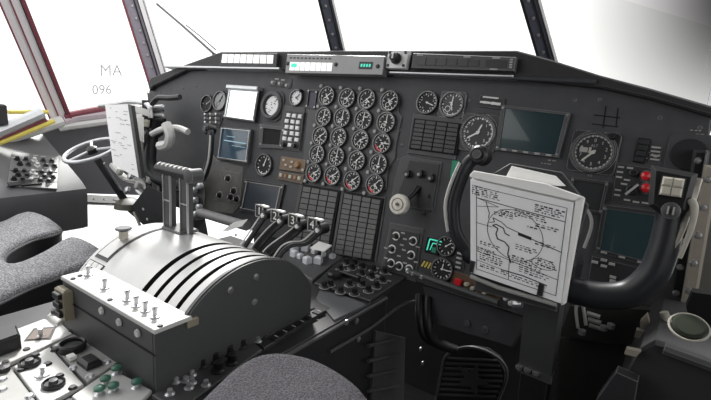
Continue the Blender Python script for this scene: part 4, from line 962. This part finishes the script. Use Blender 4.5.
t, L = zthing('blank_deck_plate', 'smooth grey blank plate ahead of the drum base', 'panel', 330, 310)  # flat blank plate set on the pedestal
MB().prism([L(316,300),L(320,291),L(352,300),L(366,306),L(334,322)],0,.004,.001).build('plate', mat('blank_grey', (.14,.145,.15), .4, noise=.1), t)
# forward knob panel
t, L = zthing('radio_control_unit', 'forward pedestal panel packed with black knobs beside engine light grid', 'control panel', 360, 280, PZ)
MB().prism([L(314,286),L(340,262),L(352,256),L(412,276),L(370,304)],0,.008,.002).build('face_plate', PLATED, t)
kn = [(300,210),(358,205),(410,200),(465,215),(520,225),(405,235),(455,250),(510,270),(345,290),(410,290),(440,320),(300,325),(370,335),(330,180),(390,150),(370,180),(480,300),(250,290),(220,300)]
for a,b in kn:
    X_,Y_ = L(280+a/5,231+b/5); m = MB(); m.lathe([(.0095,.008),(.0095,.010),(.0065,.012),(.006,.022),(.0001,.023)],12,(X_,Y_,0)); m.build('knob', BLACK, t, 40)
    MB().ring(X_,Y_,.0095,.0115,.008,.0008,n=12).build('knob_ring', LGREY, t)
X_,Y_ = L(334,281); m = MB(); m.lathe([(.016,.008),(.016,.018),(.012,.022),(.0001,.022)],18,(X_,Y_,0)); m.build('large_knob', BLACK, t, 40)
X_,Y_ = L(351,282); m = MB(); m.box((X_,Y_,.014),(.045,.012,.012),.002); m.build('bar_handle', BLACK, t)
for k in range(16): X_,Y_ = L(330+random.random()*62, 268+random.random()*18); MB().box((X_,Y_,.0085),(.009,.004,.001)).build('legend_mark', DIMW, t)
t, L = zthing('trim_button_unit', 'cluster of white cube buttons just ahead of the drum', 'switch panel', 305, 260, PZ)
MB().prism([L(278,262),L(300,244),L(352,254),L(338,264),L(312,284)],0,.010,.002).build('face_plate', PLATE, t)
for a,b in ((60,120),(118,120),(160,135),(200,150),(250,160),(180,185),(125,185),(60,150),(320,125),(90,160),(210,120)):
    X_,Y_ = L(282+a/5,230+b/5); s = random.uniform(.012,.020)
    m = MB(); m.M = Matrix.Translation((X_,Y_,.010)) @ Matrix.Rotation(random.uniform(-.5,.5),4,'Z'); m.box((0,0,s/2),(s,s,s),.003); m.build('cube_button', mat('pale_button', (.68,.70,.73), .4), t)
t = thing('paper_tag', 'small white paper tag lying in front of the light grids', 'tag', at_z(320,247,PZ+.04))
o_ = at_z(320,247,PZ+.04)
MB().prism([((at_z(x,y,PZ+.04)-o_).x,(at_z(x,y,PZ+.04)-o_).y) for x,y in ((310,248.5),(319,242),(332,246),(324,252))],0,.002).build('card', WHITE, t)
MB().cyl((0,0,-.029),(0,0,0),.004).build('stalk', BLACK, t)
t = thing('cross_tube', 'grey horizontal tube between throttle levers and lower screen', 'tube', at_y(222,222,-.2))
TUB = mat('tube_pale', (.22,.22,.22), .4)
MB().tube([at_y(199,212,-.2)-t.location, at_y(222,219,-.2)-t.location, at_y(247,226,-.2)-t.location], .013, 10).build('tube', TUB, t, 40)
t = thing('paper_tag', 'torn white paper slip behind the drum near lever one', 'tag', at_y(232,228,-.25))
MB().loft([[at_y(x,y,-.25)-t.location for x,y in ((222,231),(234,222),(248,219),(242,226),(228,231))],[at_y(x,y,-.247)-t.location for x,y in ((222,231),(234,222),(248,219),(242,226),(228,231))]]).build('slip', WHITE, t)
t = thing('fastener_column', 'short column of bright knobs right of the throttle levers', 'knob', at_y(196,205,-.2))
for x,y in ((195,200),(199,207),(196,214),(200,186),(194,190)):
    m = MB(); m.M = Matrix.Translation(at_y(x,y,-.2)-t.location) @ Matrix.Rotation(PI/2,4,'X'); m.lathe([(.009,-.006),(.009,.004),(.005,.008),(.0001,.008)],12); m.build('knob', SILV, t, 40)
MB().loft([[at_y(x,y,-.19)-t.location for x,y in ((190,180),(205,182),(203,220),(192,220))],[at_y(x,y,-.17)-t.location for x,y in ((190,180),(205,182),(203,220),(192,220))]]).build('mounting_strip', PLATED, t)

# ------------ aft pedestal plates
t, L = zthing('toggle_switch_unit', 'bright plate with brown diamond recess on the aft pedestal', 'switch panel', 40, 340, PZ)
MB().prism([L(-30,366),L(-4,373),L(73,337),L(60,325),L(44,322),L(-30,350)],0,.006,.001).build('face_plate', LGREY, t)
MB().prism([L(24,345),L(34,332),L(57,330),L(51,343)],.006,.0066).build('recess_rim', BLACK, t)
MB().prism([L(27,344),L(35,334),L(54,332),L(49,342)],.006,.0074).build('diamond_recess', BROWN, t)
X_,Y_ = L(41,340); MB().lathe([(.006,.007),(.003,.010),(.004,.020),(.0001,.021)],10,(X_,Y_,0)).build('toggle_switch', SILV, t, 40)
MB().prism([L(-30,362),L(-4,362),L(22,352),L(18,342),L(-30,350)],.006,.030,.003).build('black_block', BLACK, t)
m = MB()
for x,y in ((27,353),(72,334),(6,366)): X_,Y_ = L(x,y); m.lathe([(.005,.006),(.004,.008),(.0001,.008)],10,(X_,Y_,0))
each(m, 'screw', BLACK, t)
t, L = zthing('selector_unit', 'light plate with two ringed black knobs on the aft pedestal', 'control panel', 40, 378, PZ)
MB().prism([L(14,370),L(50,350),L(84,388),L(44,410)],0,.006,.001).build('face_plate', LGREY, t)
for x,y in ((30,368),(54,389)):
    X_,Y_ = L(x,y); m = MB(); m.lathe([(.014,.006),(.014,.010),(.012,.012),(.0105,.009),(.0001,.009)],22,(X_,Y_,0)); m.build('knob_ring', BLACK, t, 40); m = MB(); m.lathe([(.006,.009),(.005,.014),(.0001,.015)],14,(X_,Y_,0)); m.build('knob', PLATE, t, 40)
X_,Y_ = L(43,378); m = MB(); m.lathe([(.010,.006),(.010,.0075),(.003,.008),(.0025,.013),(.0045,.018),(.0001,.019)],12,(X_,Y_,0)); m.build('toggle_switch', SILV, t, 40)
m = MB()
for x,y in ((36,359),(55,354),(60,380),(73,392),(48,368),(22,374)): X_,Y_ = L(x,y); m.lathe([(.006,.006),(.004,.009),(.0001,.009)],10,(X_,Y_,0))
each(m, 'screw', BLACK, t)
t, L = zthing('gauge_unit', 'aft pedestal plate with a black ringed gauge and curved lens', 'control panel', 82, 358, PZ)
MB().prism([L(52,349),L(74,337),L(118,366),L(88,386)],0,.006,.001).build('face_plate', mat('mid_grey_plate', (.36,.36,.35), .4, edge_shading=.4, edge_shading_col=(.05,.05,.05)), t)
X_,Y_ = L(73,353); m = MB(); m.lathe([(.0185,.006),(.0185,.016),(.0165,.018),(.0145,.016),(.0145,.010),(.0001,.010)],26,(X_,Y_,0)); m.build('gauge_ring', BLACK, t, 40); m = MB(); m.lathe([(.014,.010),(.014,.012),(.0001,.013)],20,(X_,Y_,0)); m.build('gauge_face', PLATE, t, 40)
X_,Y_ = L(90,368); m = MB(); m.box((X_,Y_,.011),(.030,.022,.010),.004); m.build('lens_block', BLACK, t)
X_,Y_ = L(72,363); MB().box((X_,Y_,.010),(.012,.010,.006),.001).build('white_key', WHITE, t)
m = MB()
for x,y in ((58,350),(73,372),(90,380),(107,366)): X_,Y_ = L(x,y); m.lathe([(.006,.006),(.004,.009),(.0001,.009)],10,(X_,Y_,0))
each(m, 'screw', SILV, t)
t, L = zthing('toggle_switch_unit', 'white plate with green capped knobs at the bottom left edge', 'switch panel', 122, 388, PZ)
MB().prism([L(72,400),L(112,372),L(152,394),L(120,425),L(100,425)],0,.006,.001).build('face_plate', LGREY, t)
for x,y in ((117,377),(106,388),(114,395),(137,391),(100,398)):
    X_,Y_ = L(x,y); m = MB(); m.lathe([(.007,.006),(.003,.008),(.003,.012),(.006,.013),(.0001,.014)],14,(X_,Y_,0)); m.build('knob_stem', SILV, t, 40); m = MB(); m.lathe([(.007,.013),(.007,.016),(.004,.018),(.0001,.018)],14,(X_,Y_,0)); m.build('green_cap', mat('green_knob', (.05,.16,.11), .4), t, 40)
t, L = zthing('blank_plate', 'plain light plate with small screws at the left bottom corner', 'panel', 12, 392, PZ)
MB().prism([L(-30,372),L(12,372),L(42,412),L(-30,430)],0,.005,.001).build('plate', mat('pale_plate', (.42,.42,.40), .4, edge_shading=.3, edge_shading_col=(.05,.05,.05)), t)
X_,Y_ = L(4,374); m = MB(); m.lathe([(.008,.005),(.008,.012),(.0001,.013)],12,(X_,Y_,0)); m.build('knob', BLACK, t)
m = MB()
for x,y in ((3,393),(3,383),(30,400)): X_,Y_ = L(x,y); m.lathe([(.006,.005),(.004,.008),(.0001,.008)],10,(X_,Y_,0))
each(m, 'screw', SILV, t)
t, L = zthing('connector_block', 'small pale connector with cable at the pedestal left edge', 'connector', 60, 322, PZ)
MB().prism([L(48,322),L(58,314),L(68,322),L(58,330)],0,.014,.002).build('shell', LGREY, t)
X_,Y_ = L(57,320); MB().lathe([(.008,.014),(.008,.020),(.0001,.021)],12,(X_,Y_,0)).build('plug', BLACK, t)

# ================================================================== SEATS
def resample(poly, n=5):
    P = [Vector((x,y,0)) for x,y in poly]; out = []; N_ = len(P)
    for i in range(N_):
        p0,p1,p2,p3 = P[i-1],P[i],P[(i+1)%N_],P[(i+2)%N_]
        for k in range(n):
            t = k/n; out.append(.5*((2*p1)+(p2-p0)*t+(2*p0-5*p1+4*p2-p3)*t*t+(3*p1-p0-3*p2+p3)*t**3))
    return [(p.x,p.y) for p in out]
def cushion(nm, poly, z0, z1, r, mats, parent, seam=True):
    if sum(poly[i][0]*poly[(i+1)%len(poly)][1]-poly[(i+1)%len(poly)][0]*poly[i][1] for i in range(len(poly))) < 0: poly = poly[::-1]
    m = MB(); zs = z1-r*1.15
    m.mi = 1; m.loft([[(x,y,z0) for x,y in inset(poly,.012)],[(x,y,z0+.012) for x,y in poly],[(x,y,zs) for x,y in poly]], True, False)
    m.mi = 0; rings = []
    for k in range(7):
        a = k/6*PI/2; rings.append([(x,y,zs+r*math.sin(a)) for x,y in inset(poly, r*(1-math.cos(a)))])
    m.loft(rings, False, False)
    top_ = rings[-1]; ids = [m.V(p) for p in top_]
    for tri in tessellate_polygon([[Vector((x,y,0)) for x,y,z in top_]]): m.F([ids[k] for k in tri])
    o = m.build(nm, mats, parent, 50)
    MB().tube([(x,y,zs) for x,y in poly+poly[:1]], .0045, 6).build('piping', mats[1], parent, 60)
    return o
sz = -.425
sp = [(-120,250),(-40,232),(0,221),(15,214),(32,211),(50,217),(61,227),(52,232),(32,237),(10,248),(4,256),(11,262),(24,259),(45,249),(66,237),(84,238),(106,252),(92,260),(62,272),(30,284),(0,298),(-60,325),(-140,350)]
c = at_z(0,260,sz)
t = thing('pilot_seat', 'grey speckled fabric pilot seat cushion with front notch at left', 'seat', (c.x,c.y,FZ))
P = [(at_z(x,y,sz).x-c.x, at_z(x,y,sz).y-c.y) for x,y in sp]
cushion('seat_cushion', resample(P,3), sz-.09-FZ, sz+.004-FZ, .016, [FAB,LEA], t)
MB().box((-.05,-.10,(sz-.12-FZ)),(.34,.30,.06),.01).build('seat_pan', LEA, t)
MB().box((-.05,-.10,(sz-.15-FZ)/2),(.22,.2,sz-.15-FZ),.01).build('seat_base', DARKW, t)
sz = -.345
sp = [(185,440),(192,402),(212,380),(235,360),(258,349),(285,347),(318,354),(348,370),(368,388),(374,410),(372,450),(300,470)]
c = at_z(290,400,sz)
t = thing('copilot_seat', 'dark woven fabric copilot seat cushion at bottom centre', 'seat', (c.x,c.y,FZ))
P = [(at_z(x,y,sz).x-c.x, at_z(x,y,sz).y-c.y) for x,y in sp]
cushion('seat_cushion', resample(P,3), sz-.08-FZ, sz+.002-FZ, .022, [FABD,LEA], t)
MB().box((0,-.02,(sz-.08-FZ)/2),(.06,.08,sz-.08-FZ),.01).build('seat_base', DARKW, t)

# ================================================================== LOWER RIGHT
# rudder pedal
def pedal(label, pix, Y, full=True):
    c = at_y(470,378,Y) if full else at_y(565,395,Y)
    t = thing('rudder_pedal', label, 'pedal', c)
    A_ = [at_y(x,y,Y)-c for x,y in pix]
    m = MB(); m.loft([A_, [p+Vector((0,.02,0)) for p in A_]]); m.build('pedal_plate', PLATED, t)
    return t, c
t, c = pedal('ribbed dark rudder pedal with a star emblem below the chart', [(436,400),(441,373),(446,356),(454,350),(470,348),(486,351),(498,359),(505,372),(504,388),(494,410),(434,412)], .08)
for k in range(8):
    y = 358+k*5.2; MB().tube([at_y(447-k*1.2,y,.078)-c, at_y(498+min(k,3)*1.5-max(k-4,0)*2,y+2.5,.078)-c], .004, 6).build('grip_rib', SIDE, t)
m = MB(); cs = at_y(472,379,.070)-c
m.M = Matrix.Translation(cs) @ Matrix.Rotation(PI/2,4,'X')
m.prism([(.045*(1 if k%2==0 else .42)*math.sin(k*PI/5+.2), .045*(1 if k%2==0 else .42)*math.cos(k*PI/5+.2)) for k in range(10)], 0, .003, .0008); m.build('star_emblem', SIDE, t)
MB().tube(smooth_path([at_y(x,y,.075)-c for x,y in ((434,410),(441,373),(447,355),(470,347),(497,357),(507,375),(496,405))]), .004, 6).build('rim', PLATE, t)
MB().tube([Vector((0,.02,-.02)), Vector((0,.10,FZ-c.z+.0))], .012, 8).build('pedal_arm', DARKW, t)
# footwell panel (knee panel) under rail
kp = thing('knee_panel', 'dark panel hanging below the instrument panel above the pedal', 'panel', pw(.40,-.45,-.02), PROT)
MB().prism([(-.14,.04),(.10,.04),(.08,-.03),(-.10,-.04)], -.004, .006, .002).build('plate', PANEL, kp)
for x in (-.02,.02): MB().lathe([(.007,.006),(.007,.009),(.0001,.010)],12,(x,-.012,0)).build('stud', PLATE, kp)
# footwell hoses
t = thing('air_duct', 'dark curved hose at the corner of pedestal and panel', 'hose', (.27,-.1,-.45))
for dx in (0,.02): MB().tube(smooth_path([Vector((-.01+dx,.03,.02)),Vector((.01+dx,-.0,-.02)),Vector((.03+dx,.0,-.06)),Vector((.07+dx,.03,-.08))]), .011, 8).build('hose', BLACK, t, 60)

# right side of cockpit: beige lining edge, dark post, side console with lever and knob
post('trim_12', at_y(684,330,-.10), at_y(712,165,-.06), .020, .02, [BEIGE], None)
post('trim_13', at_y(672,330,-.06), at_y(702,150,-.04), .022, .03, [BLACK], [(.3, PLATE, .003)])
rc = thing('side_console', 'dark right side console with pale brackets at bottom right corner', 'console', (.85,-.35,FZ))
def rcp(px,py,Y): return at_y(px,py,Y)-Vector(rc.location)
def slab(nm, pix, Y, d, mt, par, base):
    A_ = [at_y(x,y,Y)-base for x,y in pix]; m = MB(); m.loft([A_, [p+Vector((0,d,0)) for p in A_]]); return m.build(nm, mt, par)
b_ = Vector(rc.location)
slab('body', [(655,345),(760,372),(760,480),(600,480),(612,400),(640,352)], -.30, .20, DARKW, rc, b_)
MB().tube([rcp(664,348,-.305), rcp(711,365,-.305), rcp(760,380,-.305)], .008, 8).build('top_edge', PLATE, rc, 40)
slab('pale_bracket', [(640,322),(647,315),(650,326),(668,333),(664,342),(640,334)], -.20, .015, BEIGE, rc, b_)
slab('lower_bracket', [(626,349),(641,352),(636,357),(624,354)], -.31, .01, BEIGE, rc, b_)
MB().tube(smooth_path([rcp(664,312,-.2),rcp(668,322,-.2),rcp(676,330,-.2)]), .006, 8).build('pale_hose', CREAMB, rc, 60)
for k in range(3): MB().tube([rcp(658+k*5,318,-.18),rcp(662+k*6,336,-.18)],.005,6).build('dark_hose', BLACK, rc)
m = MB(); m.M = Matrix.Translation(rcp(689,327,-.32)) @ Matrix.Rotation(.5,4,'X'); m.lathe([(.005,-.02),(.006,-.008),(.0165,-.003),(.018,.002),(.015,.005),(.0001,.006)],24); m.build('mushroom_knob', mat('dark_olive', (.035,.042,.03), .8, spec=.1), rc, 40)
m = MB(); m.M = Matrix.Translation(rcp(689,327,-.32)) @ Matrix.Rotation(.5,4,'X'); m.loft([[((.0205+.0015*math.cos(b))*math.cos(a),(.0205+.0015*math.cos(b))*math.sin(a),.0015*math.sin(b)) for b in [k*PI/3 for k in range(6)]] for a in [i*PI/14 for i in range(29)]],False,False); m.build('knob_ring', CREAMB, rc)
slab('console_slope', [(596,400),(616,372),(638,382),(628,440),(590,440)], -.33, .02, PLATED, rc, b_)
for x,y in ((604,328),(611,326),(582,332)): 
    m = MB(); m.M = Matrix.Translation(rcp(x,y,-.16)); m.lathe([(.006,-.004),(.006,.004),(.0001,.005)],10); m.build('stud', SCREW, rc)
slab('dark_housing', [(686,306),(692,292),(722,296),(722,350),(700,346),(690,330)], -.19, .02, BLACK, rc, b_)
slab('pale_rail', [(636,330),(684,341),(684,348),(634,337)], -.21, .012, BEIGE, rc, b_)
a_ = [at_y(x,y,-.02) for x,y in ((700,240),(708,190),(730,180),(730,310),(686,306))]
struct(MB().loft([a_, [p+Vector((0,.03,0)) for p in a_]]).build('trim_15', mat('lining_grey', (.20,.19,.17), .6)))
# footwell cover plates on the right of the column
t = thing('footwell_cover', 'dark olive cover plate right of the control column', 'panel', at_y(620,330,-.15))
slab('upper_cover', [(570,306),(650,310),(668,338),(640,346),(560,336)], -.13, .02, mat('olive_dark', (.028,.032,.024), .6, noise=.2), t, Vector(t.location))
slab('lower_cover', [(560,338),(634,348),(618,370),(590,420),(556,420)], -.12, .02, MATS['olive_dark'], t, Vector(t.location))
for k in range(3): MB().tube([at_y(587+k,313+k*6,-.14)-t.location, at_y(600+k,317+k*6,-.14)-t.location],.004,6).build('pin', DIMW, t)
MB().tube(smooth_path([at_y(x,y,-.145)-t.location for x,y in ((578,328),(576,308),(582,303),(586,325))]), .003, 6).build('wire_loop', DIMW, t)
t = thing('grab_cord', 'thin curved cord hanging between chart and right screen', 'cord', pw(.6,-.2,.03), PROT)
m = MB(); p0 = Vector((.6,-.2,.03)); m.tube(smooth_path([Vector(pan(x,y,.03))-p0 for x,y in ((581,202),(590,215),(591,228),(584,248))]), .003, 6); m.build('cord', DIMW, t)

# ================================================================== LIGHT
w = bpy.data.worlds.new('World'); scn.world = w; w.use_nodes = True; N = w.node_tree.nodes; Lk = w.node_tree.links
bg = N['Background']; tc = N.new('ShaderNodeTexCoord')
dt = N.new('ShaderNodeVectorMath'); dt.operation = 'DOT_PRODUCT'
D = ray(800,-20).normalized(); dt.inputs[1].default_value = tuple(D); Lk.new(tc.outputs['Generated'], dt.inputs[0])
rp = N.new('ShaderNodeMapRange'); rp.interpolation_type = 'SMOOTHSTEP'; Lk.new(dt.outputs['Value'], rp.inputs['Value'])
rp.inputs['From Min'].default_value = D.dot(ray(560,20).normalized()); rp.inputs['From Max'].default_value = D.dot(ray(728,0).normalized())
rp.inputs['To Min'].default_value = 0; rp.inputs['To Max'].default_value = 1
mc = N.new('ShaderNodeValToRGB'); Lk.new(rp.outputs['Result'], mc.inputs['Fac']); rp.interpolation_type = 'LINEAR'
def tpos(px, py): a_, b_ = D.dot(ray(560,20).normalized()), D.dot(ray(728,0).normalized()); return (D.dot(ray(px,py).normalized())-a_)/(b_-a_)
e = mc.color_ramp.elements; e[0].position = 0; e[0].color = (1,1,1,1); e[1].position = 1; e[1].color = (.035,.032,.032,1)
for px, v in ((588,.66),(615,.50),(640,.37),(665,.24),(690,.125),(711,.06)):
    k = e.new(tpos(px,15)); k.color = (v,v*.98,v*.975,1)
rp = mc
Lk.new(mc.outputs['Color'], bg.inputs['Color']); bg.inputs['Strength'].default_value = 1.25
sd = bpy.data.lights.new('sun', 'SUN'); sd.energy = 3.2; sd.angle = .12; sd.color = (1,.98,.96); so = bpy.data.objects.new('sun', sd); COL.objects.link(so)
so.rotation_euler = Vector((.62,-.48,-.72)).to_track_quat('-Z','Y').to_euler()

scn.view_settings.view_transform = 'Standard'; scn.view_settings.look = 'None'; scn.view_settings.gamma = 1; scn.view_settings.exposure = 0.5
scn.view_settings.use_curve_mapping = False
bpy.context.view_layer.update()
